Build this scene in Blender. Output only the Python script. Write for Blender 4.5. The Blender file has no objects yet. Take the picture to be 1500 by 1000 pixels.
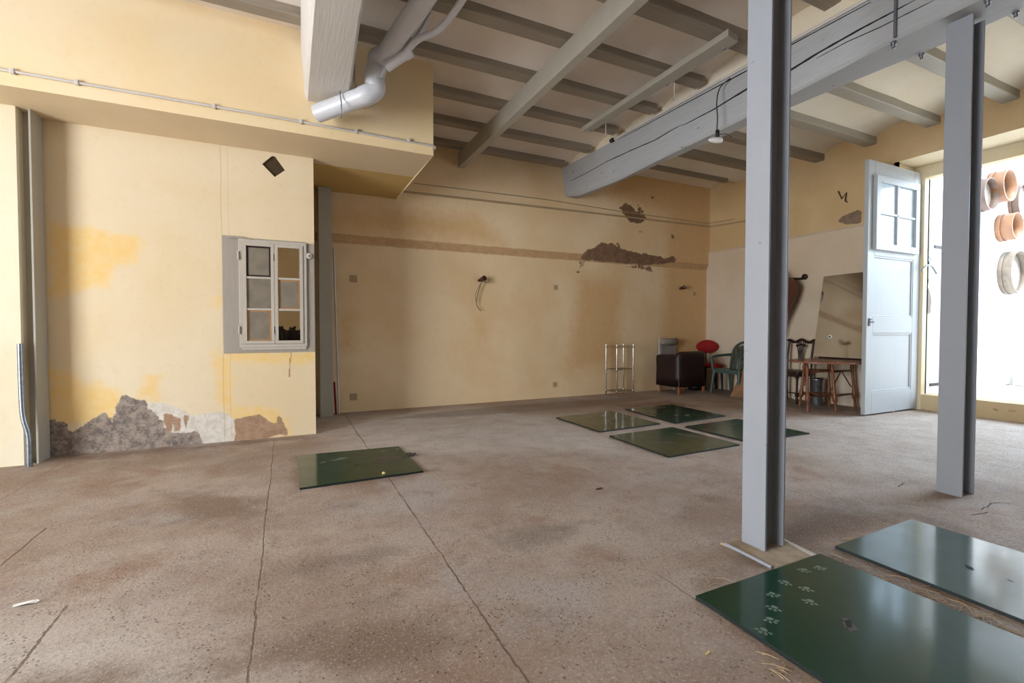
import bpy, bmesh, math, random
import numpy as np
from mathutils import Vector, Matrix, noise as mnoise
random.seed(7)
PI = math.pi
C = bpy.context.scene.collection
sc = bpy.context.scene

# ------------------------------------------------------------------ camera maths
CH, CF, CYAW, CPIT = 1.1, 690.0, math.radians(25.6), math.radians(-1.4)
_cy, _sy, _cp, _sp = math.cos(CYAW), math.sin(CYAW), math.cos(CPIT), math.sin(CPIT)
FW = Vector((_sy*_cp, _cy*_cp, _sp)); RT = Vector((_cy, -_sy, 0)); UP = RT.cross(FW)
def W(px, py, ax, v):
    """world point on the plane ax=v seen at a photo pixel (used to survey real surfaces)"""
    d = FW*CF + RT*(px-750) - UP*(py-500)
    i = 'xyz'.index(ax); o = Vector((0, 0, CH)); t = (v-o[i])/d[i]
    return o + d*t

def srgb(r, g, b):
    f = lambda c: (c/255/12.92) if c/255 <= .04045 else ((c/255+.055)/1.055)**2.4
    return (f(r), f(g), f(b), 1)

# ------------------------------------------------------------------ materials
class NT:
    def __init__(s, name):
        s.m = bpy.data.materials.new(name); s.m.use_nodes = True
        s.n = s.m.node_tree.nodes; s.l = s.m.node_tree.links
        s.b = s.n['Principled BSDF']; s.co = s.n.new('ShaderNodeTexCoord').outputs['Object']
    def link(s, a, b):
        s.l.new(a, b)
    def val(s, sock, v):
        if hasattr(v, 'is_linked') or isinstance(v, bpy.types.NodeSocket): s.l.new(v, sock)
        else: sock.default_value = v
    def math(s, op, a, b=0.0, c=0.0, clamp=False):
        n = s.n.new('ShaderNodeMath'); n.operation = op; n.use_clamp = clamp
        for i, v in enumerate((a, b, c)): s.val(n.inputs[i], v)
        return n.outputs[0]
    def noise(s, scale, detail=4, rough=.55, vec=None, dist=0.0):
        n = s.n.new('ShaderNodeTexNoise'); s.l.new(vec or s.co, n.inputs['Vector'])
        n.inputs['Scale'].default_value = scale; n.inputs['Detail'].default_value = detail
        n.inputs['Roughness'].default_value = rough; n.inputs['Distortion'].default_value = dist
        return n.outputs['Fac']
    def vor(s, scale, feature='F1', vec=None):
        n = s.n.new('ShaderNodeTexVoronoi'); n.feature = feature; s.l.new(vec or s.co, n.inputs['Vector'])
        n.inputs['Scale'].default_value = scale
        return n.outputs['Distance']
    def map(s, sc_, vec=None, loc=(0, 0, 0)):
        n = s.n.new('ShaderNodeMapping'); s.l.new(vec or s.co, n.inputs['Vector'])
        n.inputs['Scale'].default_value = sc_; n.inputs['Location'].default_value = loc
        return n.outputs[0]
    def step(s, v, lo, hi, a=0.0, b=1.0):
        n = s.n.new('ShaderNodeMapRange'); n.clamp = True; n.interpolation_type = 'SMOOTHSTEP'
        s.val(n.inputs['Value'], v)
        n.inputs['From Min'].default_value = lo; n.inputs['From Max'].default_value = hi
        n.inputs['To Min'].default_value = a; n.inputs['To Max'].default_value = b
        return n.outputs['Result']
    def mix(s, fac, a, b, mode='MIX'):
        n = s.n.new('ShaderNodeMix'); n.data_type = 'RGBA'; n.blend_type = mode
        s.val(n.inputs[0], fac); s.val(n.inputs[6], a); s.val(n.inputs[7], b)
        return n.outputs[2]
    def attr(s, name):
        n = s.n.new('ShaderNodeAttribute'); n.attribute_name = name
        return n.outputs['Fac']
    def xyz(s, vec=None):
        n = s.n.new('ShaderNodeSeparateXYZ'); s.l.new(vec or s.co, n.inputs[0]); return n.outputs
    def bump(s, h, strength=.3, dist=.01):
        n = s.n.new('ShaderNodeBump'); n.inputs['Strength'].default_value = strength
        n.inputs['Distance'].default_value = dist; s.l.new(h, n.inputs['Height'])
        s.l.new(n.outputs[0], s.b.inputs['Normal'])
    def done(s, col, rough=.6, metal=0.0, spec=None):
        s.val(s.b.inputs['Base Color'], col); s.val(s.b.inputs['Roughness'], rough)
        s.b.inputs['Metallic'].default_value = metal
        if spec is not None: s.b.inputs['Specular IOR Level'].default_value = spec
        return s.m

def simple(name, col, rough=.6, metal=0.0, var=.12, scale=6, bump=.15, bscale=60, spec=None):
    t = NT(name); c2 = tuple(x*(1-var*2) for x in col[:3])+(1,)
    f = t.step(t.noise(scale, 5), .35, .7)
    if bump: t.bump(t.noise(bscale, 3), bump, .004)
    return t.done(t.mix(f, col, c2), rough, metal, spec)

M = {}
# interior plaster paint -------------------------------------------------
def plaster(name, base, base2, patches=(), lines=(), bumpk=.35, chips=None):
    """patches: (attribute, colour A, colour B, noise amplitude, edge softness)"""
    t = NT(name)
    col = t.mix(t.step(t.noise(.9, 4), .35, .68), base, base2)
    col = t.mix(t.math('MULTIPLY', t.step(t.noise(14, 6, .7), .5, .8), .22), col, tuple(x*.72 for x in base2[:3])+(1,))
    nz = t.math('ADD', t.math('MULTIPLY', t.noise(7, 8, .72), 1.6), -.8)
    hgt = t.math('ADD', t.math('MULTIPLY', t.noise(3, 3), 1.2), t.math('MULTIPLY', t.noise(45, 5, .7), .35))
    for (an, ca, cb, amp, soft, depth) in patches:
        d = t.math('ADD', t.attr(an), t.math('MULTIPLY', nz, amp))
        m = t.step(d, -soft, soft)
        pc = t.mix(t.step(t.noise(13, 8, .8), .4, .6), ca, cb)
        col = t.mix(m, col, pc)
        if depth: hgt = t.math('SUBTRACT', hgt, t.math('MULTIPLY', m, depth))
    if chips:
        v = t.step(t.noise(16, 2, .5), chips, chips+.01)
        col = t.mix(v, col, srgb(140, 110, 80))
    X = t.xyz()
    for (axis, c, w) in lines:
        d = t.math('ABSOLUTE', t.math('SUBTRACT', t.math('ADD', X['XYZ'.index(axis)], t.math('MULTIPLY', t.noise(3, 2), .02)), c+.01))
        m = t.math('LESS_THAN', d, w)
        col = t.mix(t.math('MULTIPLY', m, .35), col, srgb(170, 125, 70))
    t.bump(hgt, bumpk, .012)
    return t.done(col, .75)

CREAM = srgb(224, 206, 174); CREAM2 = srgb(220, 197, 158); YEL = srgb(230, 192, 122); YEL2 = srgb(228, 198, 140)
GREYC = srgb(104, 93, 86); GREYC2 = srgb(160, 144, 130)
M['win_wall'] = plaster('window_wall_plaster', CREAM, CREAM2,
    [('yellow', YEL, YEL2, .14, .05, 0), ('white', srgb(220, 212, 200), srgb(200, 190, 175), .05, .006, .15),
     ('grey', GREYC, GREYC2, .09, .006, .5), ('brown', srgb(150, 118, 92), srgb(172, 140, 112), .045, .005, .5)],
    [('X', -.558, .004), ('X', -.50, .002)])
M['back_wall'] = plaster('back_wall_plaster', srgb(236, 211, 172), srgb(226, 195, 150),
    [('yellow', srgb(216, 176, 124), srgb(218, 182, 134), .2, .2, 0), ('ledge', srgb(202, 164, 120), srgb(190, 152, 110), .02, .012, 0),
     ('brown', srgb(118, 88, 66), srgb(140, 108, 82), .10, .006, .5)])
M['block'] = plaster('bulkhead_plaster', srgb(234, 213, 178), srgb(232, 206, 160), [], bumpk=.12)
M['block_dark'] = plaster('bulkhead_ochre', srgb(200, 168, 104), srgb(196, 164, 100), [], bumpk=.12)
M['soffit'] = plaster('bulkhead_underside', srgb(222, 202, 168), srgb(216, 194, 158), [], bumpk=.12)
M['left_wall'] = plaster('left_wall_plaster', srgb(230, 218, 190), srgb(226, 210, 176), [])
M['right_up'] = plaster('right_wall_upper_plaster', srgb(212, 183, 140), srgb(200, 168, 120),
    [('brown', srgb(140, 118, 96), srgb(122, 100, 80), .06, .006, .5)])
M['right_lo'] = plaster('right_wall_lower_plaster', srgb(216, 198, 174), srgb(206, 184, 156), [])
M['reveal'] = plaster('doorway_reveal_plaster', srgb(220, 206, 176), srgb(212, 192, 152), [])
M['ceil_l'] = plaster('ceiling_plaster', srgb(226, 214, 200), srgb(216, 200, 180), [], bumpk=.15)
M['ceil_r'] = plaster('ceiling_plaster_east', srgb(232, 224, 208), srgb(224, 212, 188), [], bumpk=.15)
M['ext'] = plaster('outside_whitewash', srgb(244, 243, 240), srgb(236, 234, 230), [('brown', srgb(128, 112, 98), srgb(140, 126, 110), .06, .006, .3)])
M['ext2'] = plaster('outside_whitewash_plain', srgb(244, 243, 240), srgb(236, 234, 230))
M['curb'] = plaster('threshold_plaster', srgb(204, 184, 146), srgb(192, 168, 128), [('brown', srgb(150, 110, 70), srgb(168, 128, 84), .05, .01, .3)])

# painted wood / steel ----------------------------------------------------
def painted(name, col, rough=.5, grain=(1, 1, 1), dark=.8, holes=.0, bumpk=.25):
    t = NT(name)
    v = t.map(grain)
    g = t.noise(9, 7, .7, v)
    c = t.mix(t.step(g, .3, .75), col, tuple(x*dark for x in col[:3])+(1,))
    if holes:
        h = t.step(t.noise(22, 2, .5, t.map((1, .45, 1))), .735, .76)
        c = t.mix(t.math('MULTIPLY', h, holes), c, srgb(70, 60, 52))
    t.bump(g, bumpk, .006)
    return t.done(c, rough)
M['joist'] = painted('grey_painted_joist', srgb(150, 138, 122), .6, (.25, 6, 6), .78, .4)
M['beam'] = painted('grey_painted_beam', srgb(172, 173, 174), .6, (7, .3, 7), .86, .8, .4)
M['beam_pale'] = painted('pale_painted_beam', srgb(206, 200, 192), .6, (7, .3, 7), .88, .8, .4)
M['steel'] = painted('grey_painted_steel', srgb(148, 151, 157), .45, (1, 1, .4), .95, .3, .05)
M['steel_w'] = painted('warm_grey_painted_steel', srgb(168, 162, 148), .5, (1, 1, .4), .92, 0, .08)
M['pvc'] = simple('grey_pvc', srgb(205, 205, 208), .35, var=.04, bump=0)
M['conduit'] = simple('white_conduit', srgb(205, 198, 190), .45, var=.05, bump=0)
M['pipe_paint'] = simple('painted_pipe', srgb(178, 152, 116), .5, var=.06, bump=0)
M['cable'] = simple('dark_cable', srgb(60, 50, 45), .5, bump=0)
M['galv'] = simple('galvanised_metal', srgb(150, 155, 162), .35, .8, var=.15, scale=20, bump=.05)
M['chrome'] = simple('chrome_tube', srgb(200, 195, 188), .15, 1.0, var=.05, bump=0)
M['iron'] = simple('dark_iron', srgb(60, 50, 44), .6, .5)
M['bolt'] = simple('grey_bolt', srgb(130, 132, 140), .4, .6, bump=0)
M['crack'] = simple('crack_shadow', srgb(28, 24, 22), .9, bump=0)
M['door'] = painted('white_painted_door', srgb(174, 178, 180), .5, (5, 5, .4), .93, .1, .15)
M['winpaint'] = painted('grey_painted_window', srgb(186, 176, 162), .5, (4, 4, 1), .92, .0, .15)
M['winboard'] = painted('grey_window_surround', srgb(160, 150, 138), .6, (4, 4, .4), .9, .1, .2)
M['tape'] = simple('brown_tape', srgb(172, 128, 80), .6, bump=0)
M['papered'] = simple('papered_glass', srgb(134, 124, 108), .35, var=.1, scale=9, bump=0)
t = NT('clear_glass'); t.b.inputs['Transmission Weight'].default_value = 1; t.b.inputs['IOR'].default_value = 1.45
M['glass'] = t.done((.9, .95, .95, 1), .03)
t = NT('bulb_glass'); t.b.inputs['Transmission Weight'].default_value = .35
M['bulb'] = t.done((.95, .93, .9, 1), .12)
t = NT('door_glass_painted_sky')
c = t.mix(t.step(t.noise(6, 3), .3, .7), srgb(196, 212, 222), srgb(170, 192, 206))  # pale blue paints in the sky reflected by the door panes
M['doorglass_sky'] = t.done(c, .12, 0, .8)
M['leather'] = simple('dark_brown_leather', srgb(34, 10, 12), .48, var=.2, scale=5, bump=.2, bscale=120)
M['legwood'] = simple('orange_brown_wood', srgb(150, 88, 44), .45)
M['redfab'] = simple('red_upholstery', srgb(158, 14, 18), .7)
M['greyfab'] = simple('grey_upholstery', srgb(150, 138, 130), .8)
M['lightfab'] = simple('pale_grey_plastic', srgb(190, 186, 180), .5)
M['black'] = simple('black_plastic', srgb(22, 20, 22), .5)
M['greenpl'] = simple('green_plastic', srgb(70, 86, 78), .45, var=.06, bump=0)
M['card'] = simple('brown_cardboard', srgb(150, 108, 76), .8)
M['darkwood'] = simple('dark_carved_wood', srgb(42, 22, 18), .4)
M['tablewood'] = simple('red_brown_table_wood', srgb(150, 96, 72), .3, var=.1, scale=4)
M['turned'] = simple('brown_turned_wood', srgb(128, 76, 44), .4)
M['terra'] = simple('brown_terracotta', srgb(112, 66, 42), .6, var=.15, scale=4)
M['bin'] = simple('brushed_steel_bin', srgb(170, 172, 178), .25, .9, bump=0)
M['sieve_o'] = simple('orange_bentwood', srgb(160, 120, 92), .5, var=.08, scale=5)
M['sieve_g'] = simple('grey_brown_bentwood', srgb(118, 98, 88), .6, var=.15, scale=8)
M['sieve_b'] = simple('bleached_bentwood', srgb(138, 128, 116), .7, var=.15, scale=10)
M['stone'] = simple('dark_rough_stone', srgb(60, 50, 42), .9, var=.2, scale=4, bump=.6, bscale=20)
M['mesh'] = simple('sieve_mesh', srgb(150, 146, 140), .7, var=.1, scale=30)
M['gutter'] = simple('pale_gutter', srgb(136, 148, 156), .4, var=.1, bump=0)
M['blue'] = simple('pale_blue_plastic', srgb(222, 230, 240), .4, bump=0)
M['straw'] = simple('dry_straw', srgb(190, 164, 126), .7, bump=0)
M['leaf'] = simple('dead_leaf', srgb(60, 42, 34), .8, bump=0)
M['paper'] = simple('white_paper', srgb(240, 238, 232), .8, bump=0)
M['yellowbit'] = simple('yellow_leaf', srgb(220, 200, 120), .8, bump=0)
M['mortar'] = simple('mortar_pad', srgb(176, 156, 132), .85, var=.15, scale=12, bump=.5, bscale=80)
M['plate_paint'] = simple('wall_plate_paint', srgb(176, 148, 116), .6, var=.06, bump=0)
M['insul'] = simple('brown_ceramic', srgb(70, 34, 28), .3, bump=0)
t = NT('mirror_panel')
c = t.mix(t.step(t.noise(2, 4), .3, .7), srgb(196, 198, 200), srgb(186, 188, 190))
M['mirror'] = t.done(c, .05, 1.0)

# green hatch paint
t = NT('green_hatch_paint')
scr = t.step(t.noise(9, 8, .75), .6, .72)
c = t.mix(t.step(t.noise(2.2, 4), .35, .7), srgb(4, 52, 36), srgb(14, 54, 34))
c = t.mix(t.math('MULTIPLY', scr, .12), c, srgb(74, 76, 58))
t.bump(t.math('ADD', t.noise(5, 3), t.math('MULTIPLY', t.noise(90, 3), .25)), .12, .006)
t.b.inputs['Coat Weight'].default_value = .85; t.b.inputs['Coat IOR'].default_value = 1.42; t.b.inputs['Coat Roughness'].default_value = .11
M['hatch'] = t.done(c, t.step(t.noise(6, 6), .3, .75, .36, .44), 0, .15)
M['hatchedge'] = simple('hatch_edge', srgb(20, 34, 32), .5)
M['paw'] = simple('pale_paw_paint', srgb(112, 132, 116), .6, bump=0)
M['rust'] = simple('rust_stain', srgb(82, 76, 66), .6, var=.25, scale=25)

# concrete floor
t = NT('concrete_floor')
base = t.mix(t.step(t.noise(.8, 6, .65), .36, .64), srgb(184, 166, 152), srgb(154, 130, 112))
base = t.mix(t.step(t.noise(1.7, 7, .7, t.map((1, 1, 1), None, (5, 3, 0))), .5, .68, 0, .75), base, srgb(150, 118, 94))
base = t.mix(t.step(t.noise(1.3, 6, .65, t.map((1, 1, 1), None, (15, 8, 0))), .5, .68, 0, .6), base, srgb(176, 168, 164))
base = t.mix(t.step(t.noise(6, 6, .7, t.map((1, 1, 1), None, (2, 28, 0))), .52, .7, 0, .5), base, srgb(128, 108, 94))
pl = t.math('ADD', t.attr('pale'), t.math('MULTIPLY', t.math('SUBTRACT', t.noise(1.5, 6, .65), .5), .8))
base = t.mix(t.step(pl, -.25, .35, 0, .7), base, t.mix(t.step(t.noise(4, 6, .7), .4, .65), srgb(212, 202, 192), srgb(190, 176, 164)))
d = t.math('ADD', t.attr('dirt'), t.math('MULTIPLY', t.math('SUBTRACT', t.noise(3.5, 8, .75), .5), .55))
base = t.mix(t.step(d, -.06, .16, 0, .8), base, srgb(124, 98, 78))
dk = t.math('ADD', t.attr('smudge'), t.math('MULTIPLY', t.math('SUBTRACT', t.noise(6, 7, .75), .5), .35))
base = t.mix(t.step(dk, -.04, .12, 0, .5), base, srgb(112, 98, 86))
g1 = t.noise(58, 6, .85)
base = t.mix(t.step(g1, .5, .62, 0, .55), base, srgb(112, 92, 78))
base = t.mix(t.step(t.noise(85, 4, .8, t.map((1, 1, 1), None, (3, 9, 0))), .55, .63, 0, .45), base, srgb(222, 210, 198))
pits = t.step(t.vor(48, 'F1'), .26, .16)
pits = t.math('MULTIPLY', pits, t.step(t.noise(5, 4, .7, t.map((1, 1, 1), None, (7, 7, 0))), .46, .56))
base = t.mix(t.math('MULTIPLY', pits, .7), base, srgb(84, 66, 54))
X = t.xyz()
wob = t.math('MULTIPLY', t.math('SUBTRACT', t.noise(2.2, 4, .7), .5), .035)
wob2 = t.math('MULTIPLY', t.math('SUBTRACT', t.noise(25, 3, .7), .5), .018)
jn = t.step(t.noise(7, 5, .7, t.map((1, 1, 1), None, (1, 40, 0))), .36, .5, .3, 1)
tot = None
for (xc, slope, y0, y1, w, k) in [(-.117, 0, -3, 5.3, .006, .8), (.675, -.006, -3, 6.5, .007, .9), (1.50, 0, -3, 1.6, .006, .6),
        (2.33, 0, 1.7, 3.6, .005, .5), (3.11, 0, 1.45, 3.0, .005, .6), (4.84, 0, 1.2, 3.1, .006, .75), (5.2, 0, -2, 3.3, .004, .4),
        (5.73, 0, 0, 3.3, .004, .4), (-1.68, 0, 3, 5.1, .006, .6), (-.80, 0, 1.2, 2.45, .008, .9), (-1.21, 0, 2.9, 3.46, .008, .9), (2.33, 0, 4.8, 6.5, .004, .4)]:
    dx = t.math('ABSOLUTE', t.math('SUBTRACT', t.math('ADD', t.math('ADD', X[0], wob), wob2), xc))
    m = t.step(dx, w*.35, w*.9, 1, 0)
    m = t.math('MULTIPLY', m, t.math('MULTIPLY', t.math('GREATER_THAN', X[1], y0), t.math('LESS_THAN', X[1], y1)))
    m = t.math('MULTIPLY', t.math('MULTIPLY', m, k), jn)
    tot = m if tot is None else t.math('MAXIMUM', tot, m)
# polyline cracks by vertex data of the grid (fine patch)
base = t.mix(tot, base, srgb(116, 93, 76))
hgt = t.math('ADD', t.math('MULTIPLY', g1, .9), t.math('MULTIPLY', t.noise(6, 4), .7))
hgt = t.math('SUBTRACT', t.math('SUBTRACT', hgt, t.math('MULTIPLY', tot, .6)), t.math('MULTIPLY', pits, .4))
t.bump(hgt, .75, .015)
M['floor'] = t.done(base, .72)
t = NT('outside_paving')
M['paving'] = t.done(t.mix(t.step(t.noise(3, 5), .35, .65), srgb(236, 230, 222), srgb(214, 204, 192)), .8)

# ------------------------------------------------------------------ mesh helpers
class MB:
    def __init__(s): s.v = []; s.f = []; s.m = []; s.sm = []
    def add(s, vs, fs, mi=0, smooth=False):
        o = len(s.v); s.v += [tuple(v) for v in vs]
        for f in fs: s.f.append([i+o for i in f]); s.m.append(mi); s.sm.append(smooth)
    def box(s, x0, x1, y0, y1, z0, z1, mi=0, M4=None):
        vs = [Vector((x, y, z)) for z in (z0, z1) for y in (y0, y1) for x in (x0, x1)]
        if M4 is not None: vs = [M4 @ v for v in vs]
        s.add(vs, [(0, 2, 3, 1), (4, 5, 7, 6), (0, 1, 5, 4), (2, 6, 7, 3), (0, 4, 6, 2), (1, 3, 7, 5)], mi)
    def prism(s, pts, d, mi=0):
        """closed planar polygon pts (3D) pushed by vector d"""
        n = len(pts); d = Vector(d); a = [Vector(p) for p in pts]
        vs = a+[p+d for p in a]
        s.add(vs, [list(range(n))[::-1], list(range(n, 2*n))]+[(i, (i+1) % n, n+(i+1) % n, n+i) for i in range(n)], mi)
    def tube(s, pts, r, n=10, mi=0, caps=True):
        pts = [Vector(p) for p in pts]; R = r if isinstance(r, (list, tuple)) else [r]*len(pts)
        vs = []; up = None
        for i, p in enumerate(pts):
            t_ = (pts[min(i+1, len(pts)-1)]-pts[max(i-1, 0)]).normalized()
            if up is None:
                up = Vector((0, 0, 1)) if abs(t_.z) < .9 else Vector((1, 0, 0))
            a = (up - t_*up.dot(t_)).normalized(); b = t_.cross(a); up = a
            for k in range(n):
                q = 2*PI*k/n; vs.append(p+(a*math.cos(q)+b*math.sin(q))*R[i])
        fs = [(i*n+k, i*n+(k+1) % n, (i+1)*n+(k+1) % n, (i+1)*n+k) for i in range(len(pts)-1) for k in range(n)]
        s.add(vs, fs, mi, True)
        if caps:
            s.add(vs[:n], [list(range(n))[::-1]], mi); s.add(vs[-n:], [list(range(n))], mi)
    def lathe(s, prof, cx=0, cy=0, n=24, mi=0, axis='z', cz=0):
        vs = []
        for (r, h) in prof:
            for k in range(n):
                q = 2*PI*k/n
                if axis == 'z': vs.append((cx+r*math.cos(q), cy+r*math.sin(q), cz+h))
                elif axis == 'y': vs.append((cx+r*math.cos(q), cy+h, cz+r*math.sin(q)))
                else: vs.append((cx+h, cy+r*math.cos(q), cz+r*math.sin(q)))
        fs = [(i*n+k, i*n+(k+1) % n, (i+1)*n+(k+1) % n, (i+1)*n+k) for i in range(len(prof)-1) for k in range(n)]
        s.add(vs, fs, mi, True)
    def grid(s, fn, us, vs_, mi=0, smooth=False):
        P = [fn(u, v) for v in vs_ for u in us]; n = len(us)
        s.add(P, [(j*n+i, j*n+i+1, (j+1)*n+i+1, (j+1)*n+i) for j in range(len(vs_)-1) for i in range(n-1)], mi, smooth)

def mesh_of(name, mb, mats):
    me = bpy.data.meshes.new(name); me.from_pydata(mb.v, [], mb.f)
    for m in (mats if isinstance(mats, (list, tuple)) else [mats]): me.materials.append(m)
    me.polygons.foreach_set('material_index', mb.m); me.polygons.foreach_set('use_smooth', mb.sm)
    bm = bmesh.new(); bm.from_mesh(me); bmesh.ops.recalc_face_normals(bm, faces=bm.faces); bm.to_mesh(me); bm.free()
    me.update(); return me
def obj(name, mb, mats, parent=None, bevel=0, loc=None):
    """one mesh object. Top level: the origin goes to the base of the mesh unless loc is given. Child: mesh given in world coordinates"""
    me = mesh_of(name, mb, mats); o = bpy.data.objects.new(name, me); C.objects.link(o)
    if parent is None:
        if loc is None:
            xs = np.array(mb.v); c = (xs.min(0)+xs.max(0))/2; loc = Vector((c[0], c[1], xs[:, 2].min()))
        me.transform(Matrix.Translation(-Vector(loc))); o.location = loc
    else:
        root = parent if parent.parent is None else parent.parent
        if not root.get('_local'): me.transform(Matrix.Translation(-root.location))
        o.parent = parent
    if bevel:
        b = o.modifiers.new('bevel', 'BEVEL'); b.width = bevel; b.segments = 2; b.limit_method = 'ANGLE'; b.harden_normals = False
    return o
def struct(name, mb, mats, parent=None, bevel=0):
    o = obj(name, mb, mats, parent, bevel, loc=(0, 0, 0))
    if parent is None: o['kind'] = 'structure'
    return o
def tag(o, label, cat, group=None):
    o['label'] = label; o['category'] = cat
    if group: o['group'] = group
    return o
def thing(name, label, cat, loc, rz=0, group=None, local=False):
    o = bpy.data.objects.new(name, None); C.objects.link(o); o.location = loc; o.rotation_euler = (0, 0, rz)
    o.empty_display_size = .1
    if local: o['_local'] = 1
    return tag(o, label, cat, group)

def sdf(P, poly):
    """signed distance (positive inside) of points P (n,2) to a polygon"""
    A = np.array(poly, float); B = np.roll(A, -1, 0)
    d = np.full(len(P), 1e9); ins = np.zeros(len(P), bool)
    for a, b in zip(A, B):
        e = b-a; w = P-a; tt = np.clip((w@e)/(e@e+1e-12), 0, 1)
        d = np.minimum(d, np.linalg.norm(w-tt[:, None]*e, axis=1))
        c = ((a[1] > P[:, 1]) != (b[1] > P[:, 1])) & (P[:, 0] < (b[0]-a[0])*(P[:, 1]-a[1])/(b[1]-a[1]+1e-12)+a[0])
        ins ^= c
    return np.where(ins, d, -d)
def set_attr(o, name, polys, dims=(0, 2)):
    me = o.data; n = len(me.vertices); co = np.empty(n*3); me.vertices.foreach_get('co', co); co = co.reshape(-1, 3)
    P = co[:, dims]; val = np.full(n, -1.0)
    for p in polys: val = np.maximum(val, np.maximum(sdf(P, p), -1))
    a = me.attributes.new(name, 'FLOAT', 'POINT'); a.data.foreach_set('value', val.astype(np.float32))
def px(pl, ax, v, dims=(0, 2)):
    out = []
    for q in pl:
        w = W(q[0], q[1], ax, v); out.append((w[dims[0]], w[dims[1]]))
    return out
def lin(a, b, step): return list(np.linspace(a, b, max(2, int(abs(b-a)/step)+1)))
def blob(cx, cy, rx, ry, n=10): return [(cx+rx*math.cos(2*PI*i/n), cy+ry*math.sin(2*PI*i/n)) for i in range(n)]

# ------------------------------------------------------------------ THE SETTING
YW, YB, YF = 5.384, 6.60, 4.73          # window wall, back wall, bulkhead front
XR = 7.35
XL, YN = -5.2, -4.2                     # left wall, rear wall (behind the camera)
# floor
mb = MB()
mb.grid(lambda u, v: (u, v, .0), lin(XL-.4, 7.9, .05), lin(YN-.4, 6.8, .05))
fl = struct('floor', mb, M['floor'])
set_attr(fl, 'dirt', [
    px([(1060, 800), (1150, 740), (1330, 750), (1340, 762), (1235, 800), (1498, 925), (1500, 960), (1215, 822), (1130, 836), (1020, 878)], 'z', 0, (0, 1)),
    px([(1325, 752), (1400, 760), (1440, 790), (1340, 770)], 'z', 0, (0, 1)),
    px([(0, 985), (300, 960), (430, 920), (640, 890), (700, 930), (640, 990), (300, 1000), (0, 1060)], 'z', 0, (0, 1)),
    px([(1000, 720), (1050, 725), (1080, 745), (1030, 738)], 'z', 0, (0, 1)),
    px([(735, 885), (800, 890), (830, 915), (760, 912)], 'z', 0, (0, 1)),
    px([(225, 715), (400, 730), (400, 770), (250, 765)], 'z', 0, (0, 1)),
    px([(75, 668), (463, 636), (463, 642), (75, 680)], 'z', 0, (0, 1)),
    px([(590, 690), (640, 688), (610, 702), (430, 722), (425, 665), (440, 668), (440, 718)], 'z', 0, (0, 1)),
    px([(895, 592), (980, 586), (1030, 596), (980, 594), (915, 600)], 'z', 0, (0, 1))], (0, 1))
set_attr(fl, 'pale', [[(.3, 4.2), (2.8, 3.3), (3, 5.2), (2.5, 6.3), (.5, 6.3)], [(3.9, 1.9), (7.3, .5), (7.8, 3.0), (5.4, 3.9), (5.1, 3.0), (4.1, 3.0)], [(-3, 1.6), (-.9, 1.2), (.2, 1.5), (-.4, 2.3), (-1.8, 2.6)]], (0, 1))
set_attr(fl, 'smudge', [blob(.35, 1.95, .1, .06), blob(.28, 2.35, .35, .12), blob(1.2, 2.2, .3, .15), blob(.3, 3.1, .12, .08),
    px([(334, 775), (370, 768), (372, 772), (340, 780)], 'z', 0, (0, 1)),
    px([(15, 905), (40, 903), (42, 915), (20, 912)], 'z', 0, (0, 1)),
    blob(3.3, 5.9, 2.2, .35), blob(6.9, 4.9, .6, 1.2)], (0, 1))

def grid_wall(name, y, x0, x1, z0, z1, step, mat, holes=(), back=None):
    """wall in the XZ plane with rectangular holes; back = y of its rear face (reveals built round each hole)"""
    xs = sorted(set([round(v, 4) for v in lin(x0, x1, step)]+[v for h in holes for v in h[:2]]))
    zs = sorted(set([round(v, 4) for v in lin(z0, z1, step)]+[v for h in holes for v in h[2:4]]))
    mb = MB(); idx = {}
    def vid(i, j):
        if (i, j) not in idx: idx[(i, j)] = len(mb.v); mb.v.append((xs[i], y, zs[j]))
        return idx[(i, j)]
    for j in range(len(zs)-1):
        for i in range(len(xs)-1):
            cx, cz = (xs[i]+xs[i+1])/2, (zs[j]+zs[j+1])/2
            if any(h[0] < cx < h[1] and h[2] < cz < h[3] for h in holes): continue
            mb.f.append([vid(i, j), vid(i+1, j), vid(i+1, j+1), vid(i, j+1)]); mb.m.append(0); mb.sm.append(False)
    if back is not None:
        for (a, b, c, d) in holes:
            for p, q in (((a, c), (b, c)), ((b, c), (b, d)), ((b, d), (a, d)), ((a, d), (a, c))):
                mb.add([(p[0], y, p[1]), (q[0], y, q[1]), (q[0], back, q[1]), (p[0], back, p[1])], [(0, 1, 2, 3)])
    return mb
# window wall with window opening and the diamond hole
WX0, WX1, WZ0, WZ1 = -.385, .172, .955, 1.975
DX, DZ, DR = -.097, 2.755, .105
mb = grid_wall('w', YW, -1.98, .274, 0, 2.905, .025, None, [(WX0, WX1, WZ0, WZ1), (DX-DR, DX+DR, DZ-DR, DZ+DR)])
dm = [(DX-DR, YW, DZ+.01), (DX+.008, YW, DZ-DR), (DX+DR, YW, DZ-.02), (DX+.015, YW, DZ+DR), (DX-.015, YW, DZ+DR)]
cs = [(DX-DR, YW, DZ-DR), (DX+DR, YW, DZ-DR), (DX+DR, YW, DZ+DR), (DX-DR, YW, DZ+DR)]
mb.add([cs[0], dm[1], dm[0]], [(0, 1, 2)]); mb.add([cs[1], dm[2], dm[1]], [(0, 1, 2)])
mb.add([cs[2], dm[3], dm[2]], [(0, 1, 2)]); mb.add([cs[3], dm[0], dm[4]], [(0, 1, 2)])
for i in range(5):
    a, b = dm[i], dm[(i+1) % 5]; mb.add([a, b, (b[0], YW+.12, b[2]), (a[0], YW+.12, a[2])], [(0, 1, 2, 3)])
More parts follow.
